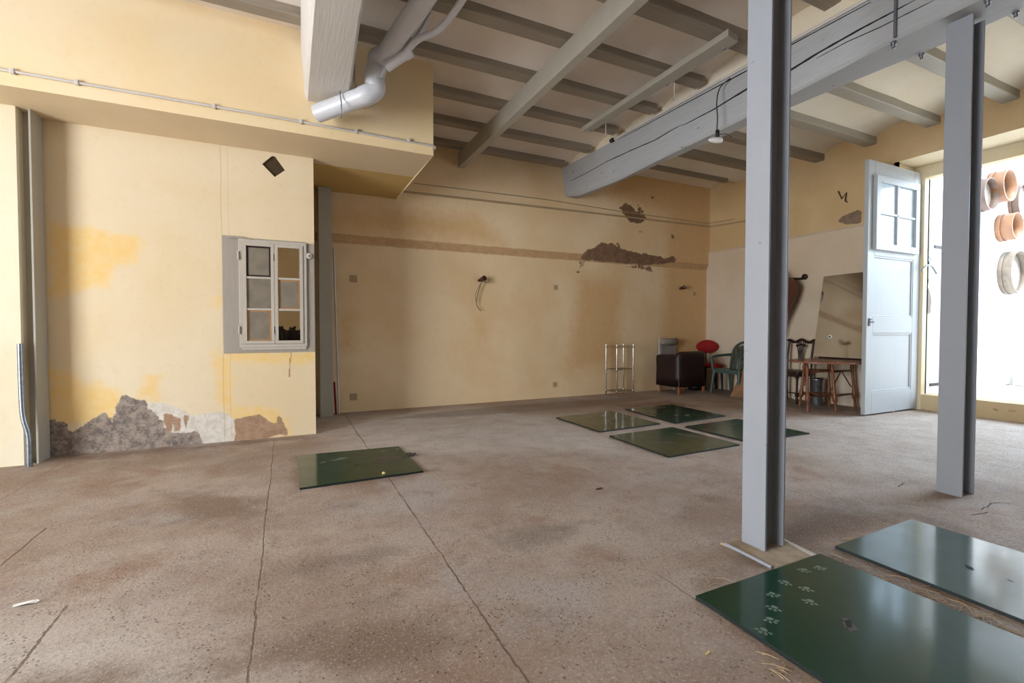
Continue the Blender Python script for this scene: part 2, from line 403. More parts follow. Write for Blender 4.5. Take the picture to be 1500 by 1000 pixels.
for (a, b, c, d) in [(WX0, WX1, WZ0, WZ1)]:
    for p, q in (((a, c), (b, c)), ((b, c), (b, d)), ((b, d), (a, d)), ((a, d), (a, c))):
        mb.add([(p[0], YW, p[1]), (q[0], YW, q[1]), (q[0], YW+.12, q[1]), (p[0], YW+.12, p[1])], [(0, 1, 2, 3)])
# sides of the closet behind it
mb.grid(lambda u, v: (.274, u, v), lin(YW, YB, .2), lin(0, 2.905, .2))
mb.grid(lambda u, v: (.15, u, v), lin(YW+.12, YB, .2), lin(0, 2.905, .2))
mb.grid(lambda u, v: (u, YW+.12, v), [-1.98, WX0], [0, 2.905]); mb.grid(lambda u, v: (u, YW+.12, v), [WX1, .15], [0, 2.905])
mb.grid(lambda u, v: (u, YW+.12, v), [WX0, WX1], [0, WZ0])
ww = struct('wall_window_side', mb, M['win_wall'])
z5 = lambda l: px([(x/2.5, 300+y/2.5) for x, y in l], 'y', YW)
set_attr(ww, 'grey', [z5([(170, 790), (235, 795), (262, 832), (310, 805), (350, 775), (385, 765), (410, 800), (420, 755), (445, 700), (490, 708), (532, 712), (548, 745), (575, 775), (600, 822), (640, 835), (722, 828), (738, 862), (750, 876), (560, 960), (170, 990)])])
set_attr(ww, 'white', [z5([(525, 722), (600, 726), (680, 752), (700, 768), (822, 760), (858, 785), (858, 900), (745, 900), (722, 828), (640, 860), (575, 800)])])
set_attr(ww, 'brown', [z5([(860, 785), (950, 768), (985, 790), (1010, 805), (1015, 768), (1028, 778), (1052, 825), (1052, 846), (1025, 838), (960, 856), (860, 862)]),
    z5([(600, 765), (632, 770), (628, 835), (612, 835)]), z5([(642, 775), (660, 780), (658, 830), (645, 828)]), z5([(672, 765), (694, 770), (680, 820), (672, 820)])])
set_attr(ww, 'yellow', [z5([(180, 60), (300, 80), (400, 100), (515, 110), (510, 205), (430, 230), (400, 290), (310, 300), (230, 345), (180, 330)]),
    z5([(170, 600), (265, 615), (300, 660), (350, 650), (430, 680), (445, 720), (410, 800), (170, 800)]),
    z5([(540, 620), (582, 625), (585, 720), (500, 710)]), z5([(785, 540), (850, 560), (850, 760), (800, 700)]),
    z5([(820, 540), (1160, 540), (1160, 575), (820, 580)]), z5([(830, 735), (1010, 745), (1060, 800), (1070, 850), (860, 800)]), z5([(780, 340), (815, 340), (815, 370), (790, 375)])])
# left wall pier and its return
mb = MB()
mb.grid(lambda u, v: (u, 5.15, v), lin(XL, -1.935, .1), lin(0, 2.93, .1))
mb.grid(lambda u, v: (-1.935, u, v), lin(5.15, 5.5, .1), lin(0, 2.93, .1))
struct('wall_front_left', mb, M['left_wall'])
# back wall : lower field, rounded ledge, upper field 45 mm proud
mb = MB()
LZ0, LZ1, PR = 2.255, 2.345, .045
prof = [(YB, z) for z in lin(0, LZ0, .05)]+[(YB-.012, LZ0+.02), (YB-PR*.6, LZ0+.05), (YB-PR, LZ1)]+[(YB-PR, z) for z in lin(LZ1+.04, 4.0, .05)]
xs_ = lin(-2.0, XR+.05, .05)
def wobble(x): return .012*mnoise.noise(Vector((x*1.3, 0, 0)))
mb.grid(lambda u, p: (u, p[0], p[1]+(wobble(u)+.006*(u-4)/3 if 2 < p[1] < 2.6 else 0)), xs_, prof)
bw = struct('wall_back', mb, M['back_wall'])
z7 = lambda l: px([(780+x/4.547, 250+y/4.547) for x, y in l], 'y', YB-.03)
set_attr(bw, 'brown', [z7([(322, 590), (330, 555), (370, 520), (405, 515), (440, 490), (480, 480), (530, 488), (575, 520), (640, 535), (740, 555), (850, 572), (880, 590), (930, 570), (955, 592), (945, 610), (860, 622), (700, 622), (500, 605)]),
    z7([(575, 250), (600, 222), (640, 220), (660, 245), (690, 275), (740, 290), (755, 320), (720, 352), (650, 350), (620, 310), (590, 280)]), z7([(695, 225), (712, 228), (738, 280), (695, 275)]),
    z7([(630, 630), (700, 640), (860, 655), (800, 668), (720, 655), (640, 645)]), z7([(315, 610), (350, 612), (345, 645), (325, 640)]),
    z7([(920, 425), (945, 435), (945, 455), (925, 450)]), z7([(555, 480), (580, 485), (578, 510), (560, 500)]), z7([(300, 665), (320, 668), (312, 685), (295, 680)]),
    z7([(785, 165), (803, 165), (803, 185), (787, 187)]), z7([(700, 400), (730, 405), (728, 416), (705, 414)]), z7([(803, 710), (820, 712), (818, 728), (806, 726)])])
set_attr(bw, 'ledge', [[(-2, LZ0-.01), (7.4, LZ0-.01), (7.4, LZ1+.012), (-2, LZ1+.012)]])
set_attr(bw, 'yellow', [[(4.2, .4), (5.2, .5), (5.3, 1.9), (4.4, 2.0)], [(6.2, .2), (7.4, .2), (7.4, 4), (5.2, 4), (5, 3.4), (6.3, 3.2)], [(2.6, .95), (2.72, .95), (2.72, 1.25), (2.6, 1.25)], [(.65, .9), (.8, .9), (.8, 1.3), (.65, 1.3)], [(.5, 2.4), (3, 2.4), (2.6, 2.8), (.5, 2.7)]])
# right wall (doorway from Y 3.42 towards the camera), lower field 20 mm proud, plus reveal
DY0, DY1, DTOP, XD = -.1, 3.43, 3.33, 7.87
mb = MB()
mb.grid(lambda u, v: (XR, u, v), lin(3.46, YB+.02, .06), lin(2.58, 4.0, .06))
mb.grid(lambda u, v: (XR, u, v), lin(DY0, 3.46, .2), lin(DTOP, 4.0, .2))
mb.grid(lambda u, v: (XR, u, v), lin(YN, DY0, .2), lin(2.58, 4.0, .2))
rw = struct('wall_right', mb, M['right_up'])
z7r = lambda l: px(l, 'x', XR, (1, 2))
set_attr(rw, 'brown', [z7r([(1226, 326), (1232, 318), (1245, 312), (1262, 306), (1262, 328), (1240, 328)]), z7r([(1308, 228), (1314, 228), (1312, 233), (1308, 233)])], (1, 2))
mb = MB()
mb.grid(lambda u, p: (p[0], u, p[1]), lin(3.46, YB+.02, .2), [(XR-.025, 0.0), (XR-.025, 1.3), (XR-.025, 2.56), (XR, 2.60)])
mb.grid(lambda u, p: (p[0], u, p[1]), lin(YN, DY0, .4), [(XR-.025, 0.0), (XR-.025, 1.3), (XR-.025, 2.56), (XR, 2.60)])
mb.grid(lambda u, v: (u, 3.46, v), lin(XR-.025, XR, .1), [0, 2.6])
struct('wall_right_lower', mb, M['right_lo'])
mb = MB()
mb.grid(lambda u, v: (u, 3.52, v), lin(XR, XD, .2), lin(0, DTOP, .3))
mb.grid(lambda u, v: (u, DY0, v), lin(XR, XD, .2), lin(0, DTOP, .3))
mb.grid(lambda u, v: (u, v, DTOP), lin(XR, XD, .13), lin(DY0, 3.52, .3))
mb.grid(lambda u, v: (XR, u, v), [3.46, 3.52], [0, DTOP])
struct('wall_doorway_reveal', mb, M['reveal'])
mb = MB()
mb.box(XD, XD+.14, DY0-.1, 3.56, 3.17, 3.5); mb.box(XD, XD+.14, 3.40, 3.56, .0, 3.17); mb.box(XD, XD+.14, DY0-.1, DY0+.08, 0, 3.17)
struct('trim_doorway', mb, M['reveal'], bevel=.006)
mb = MB()
mb.grid(lambda u, v: (XD+.004*math.sin(u*9), u, v), lin(DY0+.08, 3.40, .04), lin(0, .215, .03))
mb.grid(lambda u, v: (v, u, .215), lin(DY0+.08, 3.40, .2), [XD, XD+.3])
cb = struct('trim_threshold', mb, M['curb'])
set_attr(cb, 'brown', [blob(2.15, .02, .12, .02), blob(2.5, .13, .05, .012), blob(2.62, .12, .04, .012), blob(3.35, .01, .1, .015), blob(1.9, .03, .2, .02)], (1, 2))
# bulkhead (boxed mezzanine side) over the left half
mb = MB(); XBR = 1.375
mb.grid(lambda u, v: (u, YF, v), lin(XL, XBR, .3), lin(2.88, 3.95, .2))
mb.grid(lambda u, v: (XBR, u, v), lin(YF, YB, .3), lin(2.88, 3.95, .2))
mb.grid(lambda u, v: (u, v, 2.88+.02*(v-YF)), lin(XL, XBR, .3), lin(YF, 5.54, .2), 1)
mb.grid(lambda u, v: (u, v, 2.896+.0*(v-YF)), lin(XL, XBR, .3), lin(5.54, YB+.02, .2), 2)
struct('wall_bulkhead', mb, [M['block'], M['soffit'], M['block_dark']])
# unseen walls behind the camera, with big openings for daylight
def wall_openings(name, plane, v, a0, a1, z1, ops, mat):
    mb = MB(); ops = sorted(ops); cur = a0
    def quad(p, q, zA, zB):
        if q-p < 1e-4 or zB-zA < 1e-4: return
        if plane == 'x': mb.box(min(v, v+.3*(-1 if v < 0 else 1)), max(v, v+.3*(-1 if v < 0 else 1)), p, q, zA, zB)
        else: mb.box(p, q, v-.3, v, zA, zB)
    for (p, q, zb, zt) in ops:
        quad(cur, p, 0, z1); quad(p, q, 0, zb); quad(p, q, zt, z1); cur = q
    quad(cur, a1, 0, z1); struct(name, mb, mat)
wall_openings('wall_left', 'x', XL, YN, 5.15, 4.0, [(-.5, 2.7, .0, 3.3)], M['stone'])
wall_openings('wall_rear', 'y', YN, XL, XR, 4.0, [], M['stone'])
# vaulted ceiling, two bays
LJ = [6.37-.674*k for k in range(16)]          # centre lines of joists, left bay
RJ = [(3.805-.70*k) for k in range(-3, 12)]     # right bay
def vault(name, x0, x1, centres, w, zs, rise, mat, y_hi):
    mb = MB(); cs_ = sorted(centres)
    edges = [(YN-.1, cs_[0]-w/2)]+[(cs_[i]+w/2, cs_[i+1]-w/2) for i in range(len(cs_)-1)]+[(cs_[-1]+w/2, y_hi)]
    ys = []
    for (a, b) in edges:
        if b-a < .01: continue
        full = .53; n = 10
        for i in range(n+1):
            q = i/n; yy = a+(b-a)*q
            ys.append((yy, zs+rise*max(0, 1-(2*q-1)**2)**.6 if b-a > .3 else zs))
    mb.grid(lambda u, p: (u, p[0], p[1]), lin(x0, x1, .5), ys, 0, True)
    return struct(name, mb, mat)
vault('ceiling', XL-.1, 4.12, LJ, .14, 3.735, .075, M['ceil_l'], YB+.05)
vault('ceiling_right', 4.10, XR+.1, RJ, .145, 3.75, .09, M['ceil_r'], YB+.05)
mb = MB(); mb.box(XL-.4, XR+.55, YN-.4, YB+.4, 3.98, 4.1); struct('ceiling_slab', mb, M['ceil_l'])
# outside the doorway
GZ = .2; YE = 3.40
mb = MB(); mb.grid(lambda u, v: (u, v, GZ), lin(XD+.14, 15, .5), lin(-9, YE, .5)); struct('floor_outside', mb, M['paving'])
mb = MB(); mb.grid(lambda u, v: (u, YE, v), lin(XD+.1, 10.75, .05), lin(GZ-.1, 3.72, .05))
mb.grid(lambda u, v: (10.75, u, v), lin(YE, YE+2, .3), lin(GZ-.1, 3.72, .3))
ew = struct('wall_outside', mb, M['ext'])
ze = lambda l: px(l, 'y', YE)
set_attr(ew, 'brown', [ze([(1347, 408), (1352, 405), (1353, 420), (1350, 470), (1346, 470)]), ze([(1356, 425), (1361, 420), (1365, 440), (1362, 465), (1357, 455), (1354, 448)]), ze([(1356, 408), (1361, 408), (1361, 416), (1357, 414)]),
    ze([(1436, 568), (1460, 566), (1478, 562), (1478, 568)])])
mb = MB(); mb.grid(lambda u, v: (13.2, u, v), lin(-9, 6, .5), lin(0, 5.2, .5))
eo = struct('wall_outside_far', mb, M['ext2'])

# ------------------------------------------------------------------ joists
ORD = ['against the back wall', 'second from the back wall', 'third from the back wall', 'fourth from the back wall', 'fifth from the back wall', 'sixth from the back wall', 'seventh from the back wall', 'eighth from the back wall']
for k, y in enumerate(LJ):
    x0 = XBR if y-.07 > YF else XL+.02
    mb = MB(); n = 24; xe = 3.93+.03*math.sin(k*2.1); w = .07 if k != 5 else .085
    pts = [(x0+(xe-x0)*i/n) for i in range(n+1)]
    sec = lambda x: [(x, y-w+.006*mnoise.noise(Vector((x*2, y, 0))), 3.80), (x, y-w+.006*mnoise.noise(Vector((x*2, y, 1))), 3.66+.004*mnoise.noise(Vector((x*1.5, y, 5)))),
                     (x, y+w+.006*mnoise.noise(Vector((x*2, y, 2))), 3.66+.004*mnoise.noise(Vector((x*1.5, y, 7)))), (x, y+w, 3.80)]
    vs = []
    for x in pts: vs += sec(x)
    mb.add(vs, [(i*4+j, i*4+(j+1) % 4, i*4+4+(j+1) % 4, i*4+4+j) for i in range(n) for j in range(4)])
    mb.add(vs[:4], [(0, 1, 2, 3)]); mb.add([vs[-4], vs[-3], vs[-2], vs[-1]], [(3, 2, 1, 0)])
    if y < 1.6: continue
    pos = ORD[k]
    tag(obj('ceiling_joist', mb, M['joist'], bevel=.012), 'grey wooden ceiling joist left of the big timber beam, '+pos, 'ceiling joist', 'ceiling joists left of the timber beam')
names_r = {6: 'nearest the back wall'}
rj_vis = sorted([y for y in RJ if 1.5 < y < 6.3], reverse=True)
for k, y in enumerate(rj_vis):
    mb = MB(); x0 = 4.2; n = 12; w = .075 if k else .045
    zb = 3.66 if k else 3.69
    x1 = 7.36 if k else 7.0
    for_pts = [x0+(x1-x0)*i/n for i in range(n+1)]
    vs = []
    for x in for_pts:
        j = .006*mnoise.noise(Vector((x*2, y, 3)))
        vs += [(x, y-w+j, 3.82), (x, y-w+j, zb), (x, y+w+j, zb), (x, y+w+j, 3.82)]
    mb.add(vs, [(i*4+j, i*4+(j+1) % 4, i*4+4+(j+1) % 4, i*4+4+j) for i in range(n) for j in range(4)])
    mb.add(vs[:4], [(0, 1, 2, 3)]); mb.add(vs[-4:], [(3, 2, 1, 0)])
    tag(obj('ceiling_joist', mb, M['joist'] if k < 3 else M['steel_w'], bevel=.01), 'grey ceiling joist between timber beam and doorway wall, '+ORD[k].replace('against the', 'nearest the'), 'ceiling joist', 'ceiling joists right of the timber beam')

# ------------------------------------------------------------------ timber beams
def beam_loft(stations, nv=14):
    """stations: (Y, left top, left bottom, right bottom) each (x,z); top right derived"""
    mb = MB(); ys = lin(stations[0][0], stations[-1][0], .08); S = stations
    def at(y):
        for a, b in zip(S, S[1:]):
            if (a[0] >= y >= b[0]) or (a[0] <= y <= b[0]):
                q = (y-a[0])/(b[0]-a[0]+1e-9)
                return [tuple(a[i][k]*(1-q)+b[i][k]*q for k in (0, 1)) for i in (1, 2, 3)]
        return [S[-1][i] for i in (1, 2, 3)]
    ring = []
    for y in ys:
        lt, lb, rb = at(y); L = []
        for i in range(nv+1):
            q = i/nv; L.append((lt[0]*(1-q)+lb[0]*q, lt[1]*(1-q)+lb[1]*q))
        L[-1] = (L[-1][0]+.006, L[-1][1]+.018); L.append((lb[0]+.022, lb[1]))
        for i in range(1, 6): q = i/6; L.append((lb[0]*(1-q)+rb[0]*q, lb[1]*(1-q)+rb[1]*q))
        L.append((rb[0]-.02, rb[1])); L.append((rb[0], rb[1]+.02)); L.append((rb[0]+.01, lt[1]))
        ring.append([(x+.007*mnoise.noise(Vector((x*3, y*1.1, z*3))), y, z+.007*mnoise.noise(Vector((x*3, y*1.3, z*3+9)))) for x, z in L])
    n = len(ring[0]); vs = [p for r in ring for p in r]
    mb.add(vs, [(i*n+j, i*n+(j+1) % n, (i+1)*n+(j+1) % n, (i+1)*n+j) for i in range(len(ring)-1) for j in range(n)], 0, False)
    mb.add(ring[0], [list(range(n))]); mb.add(ring[-1], [list(range(n))[::-1]])
    return mb, at
ST = [(6.59, (4.03, 3.70), (4.09, 3.27), (4.33, 3.25)), (6.2, (4.03, 3.69), (4.12, 3.19), (4.32, 3.22)), (5.2, (4.03, 3.66), (4.13, 3.16), (4.29, 3.20)),
      (3.2, (3.985, 3.60), (4.0, 3.14), (4.28, 3.18)), (1.9, (3.865, 3.50), (3.86, 3.13), (4.29, 3.15)), (-4.15, (3.80, 3.5), (3.80, 3.13), (4.26, 3.15))]
mb, bat = beam_loft(ST)
beam = thing('timber_beam', 'long cracked grey painted timber beam resting on the right steel column', 'beam', (4.08, 3, 3.13))
obj('beam_body', mb, M['beam'], beam)
# the long split along its face: a thin wedge of darkness sunk in the face
def crack(pix, wid, name):
    mb = MB()
    P = []
    for (x, y) in pix:
        # intersect with face: iterate x-plane by station
        X_ = 4.0
        for _ in range(6):
            p = W(x, y, 'x', X_); lt, lb, rb = bat(max(-4, min(6.58, p.y))); q = min(1, max(0, (lt[1]-p.z)/(lt[1]-lb[1]))); X_ = lt[0]*(1-q)+lb[0]*q
        P.append(Vector((X_-.001, p.y, p.z)))
    Q = []
    for a, b in zip(P, P[1:]):
        for i in range(6): Q.append(a.lerp(b, i/6))
    Q.append(P[-1])
    n = len(Q)
    A = []; B = []
    for i, p in enumerate(Q):
        w = wid*(math.sin(PI*min(.98, max(.02, i/(n-1))))**.5)*(.6+.8*abs(mnoise.noise(Vector((i*.7, 1, 0)))))
        A.append(p+Vector((-.0045, 0, w))); B.append(p+Vector((-.0045, 0, -w)))
    mb.add(A+B+[a+Vector((.012, 0, 0)) for a in A]+[b+Vector((.012, 0, 0)) for b in B],
           [(i, i+1, n+i+1, n+i) for i in range(n-1)]+[(i, i+1, 2*n+i+1, 2*n+i) for i in range(n-1)]+[(n+i, n+i+1, 3*n+i+1, 3*n+i) for i in range(n-1)])
    obj(name, mb, M['crack'], beam)
crack([(836, 265), (862, 252), (890, 236), (925, 220), (960, 205), (985, 190), (1000, 182)], .006, 'crack')
crack([(1000, 184), (1046, 160), (1075, 142), (1095, 130), (1150, 108), (1200, 77), (1262, 42), (1300, 22), (1345, -2)], .011, 'crack')
crack([(1196, 86), (1240, 62), (1290, 40), (1330, 20), (1370, 0)], .005, 'crack')
crack([(905, 205), (1000, 154), (1095, 103), (1155, 68), (1276, 3)], .005, 'crack')
# plaster upstand between beam and vaults
mb = MB()
mb.grid(lambda y, q: (bat(y)[0][0]+.015+.03*q, y, bat(y)[0][1]*(1-q)+3.83*q), lin(-4.1, 6.58, .3), [0, .5, 1])
mb.grid(lambda y, q: (4.30, y, 3.40*(1-q)+3.83*q), lin(-4.1, 6.58, .3), [0, .5, 1])
struct('trim_plaster_over_beam', mb, M['ceil_r'])
# left heavy timber
_a = W(447, 147, 'y', YF); _b = W(510, 152, 'y', YF); _t = W(441, 100, 'y', YF)
_c = W(456, 0, 'z', 3.19); _d = W(536, 0, 'z', 3.19); _u = W(441, -40, 'y', _c.y)
ST2 = [(YF-.002, (_t.x, 3.66), (_a.x, 3.19), (_b.x, 3.19)), (_c.y, (_u.x, 3.66), (_c.x, 3.19), (_d.x, 3.19)), (-4.15, (_u.x-.02, 3.66), (_c.x-.02, 3.19), (_d.x-.05, 3.19))]
mb, _ = beam_loft(ST2)
tag(obj('timber_beam', mb, M['beam_pale'], loc=(.33, 3, 3.19)), 'thick whitish grey timber beam overhead ending at the yellow bulkhead', 'beam')

# long steel box beam
mb = MB(); mb.box(2.27, 2.362, -4.15, YB-.045, 3.452, 3.658)
tag(obj('steel_beam', mb, M['steel_w'], bevel=.004), 'grey steel beam under the joists running back to the far wall', 'beam')

# batten with rods
bt = thing('ceiling_batten', 'grey wooden batten screwed under the joists beside the timber beam', 'batten', (3.45, 3.95, 3.60))
mb = MB(); mb.add([(3.385, 5.03, 3.60), (3.50, 5.0, 3.60), (3.57, 2.90, 3.60), (3.41, 2.87, 3.60), (3.385, 5.03, 3.658), (3.50, 5.0, 3.658), (3.57, 2.90, 3.658), (3.41, 2.87, 3.658)],
       [(0, 1, 2, 3), (4, 5, 6, 7), (0, 1, 5, 4), (1, 2, 6, 5), (2, 3, 7, 6), (3, 0, 4, 7)])
obj('batten_board', mb, M['steel_w'], bt, bevel=.004)
for (x, y) in ((1061, 71), (977, 124), (864, 190)):
    p = W(x, y, 'z', 3.60); mb = MB(); mb.lathe([(0, -.012), (.012, -.01), (.014, 0)], p.x, p.y, 10, cz=3.60); obj('screw_head', mb, M['bolt'], bt)
for i, (x, y, y2) in enumerate(((988, 114, 146), (887.5, 174, 199))):
    p = W(x, y, 'z', 3.66); q = W(x-2, y2, 'y', p.y); mb = MB()
    mb.tube([p, (p.x, p.y, q.z+.015), (p.x-.008, p.y, q.z), (p.x-.024, p.y, q.z+.008)], .006, 8)
    tag(obj('hanging_hook', mb, M['conduit']), 'small pale hook hanging between batten and timber beam, the '+('nearer' if i == 0 else 'farther')+' of two', 'hook', 'hooks by the batten')
p = W(528, 95, 'y', 4.3)
mb = MB(); mb.tube([W(519, 95, 'y', 4.35), W(519, 118, 'y', 4.35), W(521, 128, 'y', 4.35), W(525, 130, 'y', 4.35), W(527, 125, 'y', 4.35)], .009, 8)
mb.tube([W(519, 97, 'y', 4.35), W(510, 92, 'y', 4.35)], .006, 6)
tag(obj('iron_hook', mb, M['conduit']), 'white painted hook on the side of the thick left beam', 'hook')

# ------------------------------------------------------------------ steel columns
def i_column(name, label, x0, x1, y0, y1, z0, z1, mat, group=None, tf=.013, tw=.009, axis='x'):
    root = thing(name, label, 'column', ((x0+x1)/2, (y0+y1)/2, z0), group=group)
    mb = MB(); ym = (y0+y1)/2; xm = (x0+x1)/2
    if axis == 'x':
        prof = [(x0, y0), (x0+tf, y0), (x0+tf, ym-tw), (x1-tf, ym-tw), (x1-tf, y0), (x1, y0), (x1, y1), (x1-tf, y1), (x1-tf, ym+tw), (x0+tf, ym+tw), (x0+tf, y1), (x0, y1)]
    else:
        prof = [(x0, y0), (x1, y0), (x1, y0+tf), (xm+tw, y0+tf), (xm+tw, y1-tf), (x1, y1-tf), (x1, y1), (x0, y1), (x0, y1-tf), (xm-tw, y1-tf), (xm-tw, y0+tf), (x0, y0+tf)]
    mb.prism([(x, y, z0) for x, y in prof], (0, 0, z1-z0)); obj('column_shaft', mb, mat, root, bevel=.003)
    return root
c1 = i_column('steel_column', 'pale grey steel column standing at the corner of the paw printed hatch', 2.113, 2.262, 1.53, 1.662, .006, 3.70, M['steel'])
mb = MB(); mb.add([(2.0, 1.70, .0), (2.02, 1.405, .0), (2.335, 1.405, .0), (2.36, 1.73, .0), (2.01, 1.70, .008), (2.03, 1.41, .008), (2.33, 1.41, .006), (2.35, 1.72, .006)],
                  [(0, 1, 2, 3), (4, 5, 6, 7), (0, 1, 5, 4), (1, 2, 6, 5), (2, 3, 7, 6), (3, 0, 4, 7)]); obj('footing', mb, M['mortar'], c1)
mb = MB(); a = W(1062, 796, 'z', .01); b = W(1131, 831, 'z', .01); mb.tube([a, b], .009, 6); obj('edge_strip', mb, M['steel'], c1)
a = W(1148, 788, 'z', .008); b = W(1196, 812, 'z', .008); mb = MB(); mb.add([a, b, b+Vector((-.035, -.01, 0)), a+Vector((-.02, -.015, 0)), a-Vector((0, 0, .006)), b-Vector((0, 0, .006)), b+Vector((-.035, -.01, -.006)), a+Vector((-.02, -.015, -.006))], [(0, 1, 2, 3), (4, 5, 6, 7), (0, 1, 5, 4), (1, 2, 6, 5), (2, 3, 7, 6), (3, 0, 4, 7)]); obj('footing_edge', mb, M['conduit'], c1)
c2 = i_column('steel_column', 'pale grey steel column under the timber beam near the doorway', 3.985, 4.152, 1.487, 1.625, 0, 3.128, M['steel'])
c3 = i_column('steel_column', 'grey steel column recessed in the corner at far left', -2.02, -1.85, 5.165, 5.375, 0, 2.895, M['steel_w'], tf=.015)
c4 = i_column('steel_column', 'grey steel column beside the small window wall at the back', .375, .530, 6.36, 6.52, 0, 2.885, M['steel_w'], axis='y')
# beam stirrup: bolts and rods
for i, (x, y, zt, where) in enumerate(((1309, 66, 3.125, 'left of the right column, on the near edge'), (1350, 82, 3.16, 'left of the right column, on the far edge'), (1447, 4, 3.125, 'right of the right column, near its top'), (1488, 20, 3.16, 'nearest the top right corner'))):
    p = W(x, y, 'z', zt-.02); zt += .012; r = thing('stirrup_bolt', 'hexagonal steel nut under the timber beam, '+where, 'bolt', (p.x, p.y, zt-.055), group='nuts under the timber beam')
    mb = MB(); mb.lathe([(0, 0), (.018, 0), (.018, .022), (0, .022)], p.x, p.y, 6, cz=zt-.03); obj('nut', mb, M['bolt'], r)
    mb = MB(); mb.lathe([(0, 0), (.010, 0), (.010, .03)], p.x, p.y, 10, cz=zt-.055); obj('thread_end', mb, M['bolt'], r)
mb = MB(); p = W(1311, 57, 'x', 3.85); mb.tube([(3.848, p.y, 3.14), (3.848, p.y, 3.49)], .010, 8)
tag(obj('tie_rod', mb, M['bolt']), 'vertical steel rod strapped on the face of the timber beam', 'rod')

# ------------------------------------------------------------------ pipes
pr = thing('drain_pipe', 'fat grey plastic drain pipe bending under the ceiling at the bulkhead', 'pipe', (.6, 4.2, 3.0))
def smooth_path(P, k=8):
    P = [Vector(p) for p in P]; out = []
    for i in range(len(P)-1):
        a = P[max(0, i-1)]; b = P[i]; c = P[i+1]; d = P[min(len(P)-1, i+2)]
        for j in range(k):
            q = j/k
            out.append(.5*((2*b)+(c-a)*q+(2*a-5*b+4*c-d)*q*q+(3*b-a-3*c+d)*q**3))
    out.append(P[-1]); return out
e0 = Vector((.27, 4.60, 3.035)); e1 = W(538, 139, 'y', 4.28); e2 = W(548, 118, 'y', 4.25); e3 = W(552, 98, 'y', 4.24); e4 = W(572, 62, 'y', 4.0)
e5 = Vector((.97, 3.3, 3.55)); e6 = Vector((1.02, 2.2, 3.56))
R_ = .078
mb = MB(); mb.tube([e0, e0.lerp(e1, .5), e1], R_, 20); obj('outlet_section', mb, M['pvc'], pr)
mb = MB(); mb.tube([e1.lerp(e0, .1)]+smooth_path([e1, e1.lerp(e2, .55)+Vector((.035, 0, -.012)), e2+Vector((.0, 0, .01))])+[e3], R_+.006, 20); obj('elbow', mb, M['pvc'], pr)
mb = MB(); mb.tube(smooth_path([e3, e3+Vector((0, -.03, .06)), W(566, 78, 'y', 4.12), W(590, 42, 'y', 3.85), W(612, 12, 'y', 3.6), W(632, -20, 'y', 3.35), W(660, -60, 'y', 3.0)]), R_+.002, 20); obj('riser_section', mb, M['pvc'], pr)
mb = MB(); a = W(566, 98, 'y', 4.12); b = W(603, 74, 'y', 3.97); mb.tube([a, a.lerp(b, .75), a.lerp(b, .76), b], [.045, .042, .05, .05], 14); obj('branch_socket', mb, M['pvc'], pr)
p5 = smooth_path([W(596, 75, 'y', 3.98), W(612, 58, 'y', 3.85), W(640, 45, 'y', 3.75), W(662, 22, 'y', 3.6), W(685, -12, 'y', 3.35)])
mb = MB(); mb.tube(p5, .028, 12); tag(obj('waste_hose', mb, M['pvc']), 'thin grey curved pipe joining the fat drain pipe', 'pipe')
mb = MB(); mb.tube([W(604, 62, 'y', 3.95), W(618, 42, 'y', 3.9), W(630, 18, 'y', 3.9)], .018, 10); tag(obj('waste_pipe', mb, M['pvc']), 'short straight grey pipe behind the curved pipe at the drain branch', 'pipe')
mb = MB()
q0 = W(498, 140, 'y', 4.35); mb.tube([q0+Vector((0, 0, .04)), q0+Vector((.0, -.02, -.0)), W(500, 150, 'y', 4.30), W(500, 168, 'y', 4.30), W(499, 173, 'y', 4.34)], .005, 6)
obj('wire_tie', mb, M['bolt'], pr)
# conduit along the bulkhead
cd = thing('wall_conduit', 'thin pale conduit clipped along the front of the yellow bulkhead', 'conduit', (-1.5, YF-.015, 2.97))
mb = MB(); mb.tube([(XL+.05, YF-.014, 2.985), (0, YF-.014, 2.985), (XBR+.004, YF-.014, 2.972), (XBR+.018, YF-.005, 2.968), (XBR+.018, YF+.03, 2.955)], .011, 8); obj('conduit_tube', mb, M['conduit'], cd)
for x in (-2.9, -1.78, -1.42, -.53, .14, .62, 1.12, -2.3):
    mb = MB(); mb.box(x-.012, x+.012, YF-.03, YF-.001, 2.966, 3.006); obj('clip', mb, M['conduit'], cd, bevel=.003)
# back wall pipes
yb = YB-PR-.015
mb = MB(); mb.tube([(1.46, yb, 3.005), (4.4, yb, 3.045), (7.3, yb, 3.075), (7.335, yb-.02, 3.075), (7.335, 5.75, 3.025)], .014, 8)
tag(obj('wall_pipe', mb, M['pipe_paint']), 'painted pipe running along the back wall and round the corner', 'pipe')
mb = MB(); mb.tube([W(605, 268, 'y', yb+.008), W(800, 292, 'y', yb+.008), W(906, 309, 'y', yb+.008), W(1036, 327, 'y', yb+.008)]+[(7.34, 6.5, 3.14), (7.34, 6.0, 3.11)], .007, 6)
tag(obj('wall_cable', mb, M['pipe_paint']), 'thin painted cable running just above the pipe on the back wall', 'cable')
# small pipe along top of timber beam
mb = MB(); P = [(bat(y)[0][0]-.004, y, bat(y)[0][1]+.016) for y in lin(1.5, 5.2, .4)]; mb.tube(P, .014, 8)
tag(obj('beam_conduit', mb, M['conduit']), 'pale conduit lying along the top edge of the timber beam', 'conduit')
p = Vector(P[-1]); mb = MB(); mb.lathe([(0, 0), (.028, 0), (.028, .05), (.02, .05), (.02, .01), (0, .01)], p.x-.02, p.y, 12, axis='y', cz=p.z-.01)
tag(obj('pipe_end', mb, M['black']), 'small black pipe end at the far end of the beam conduit', 'pipe')

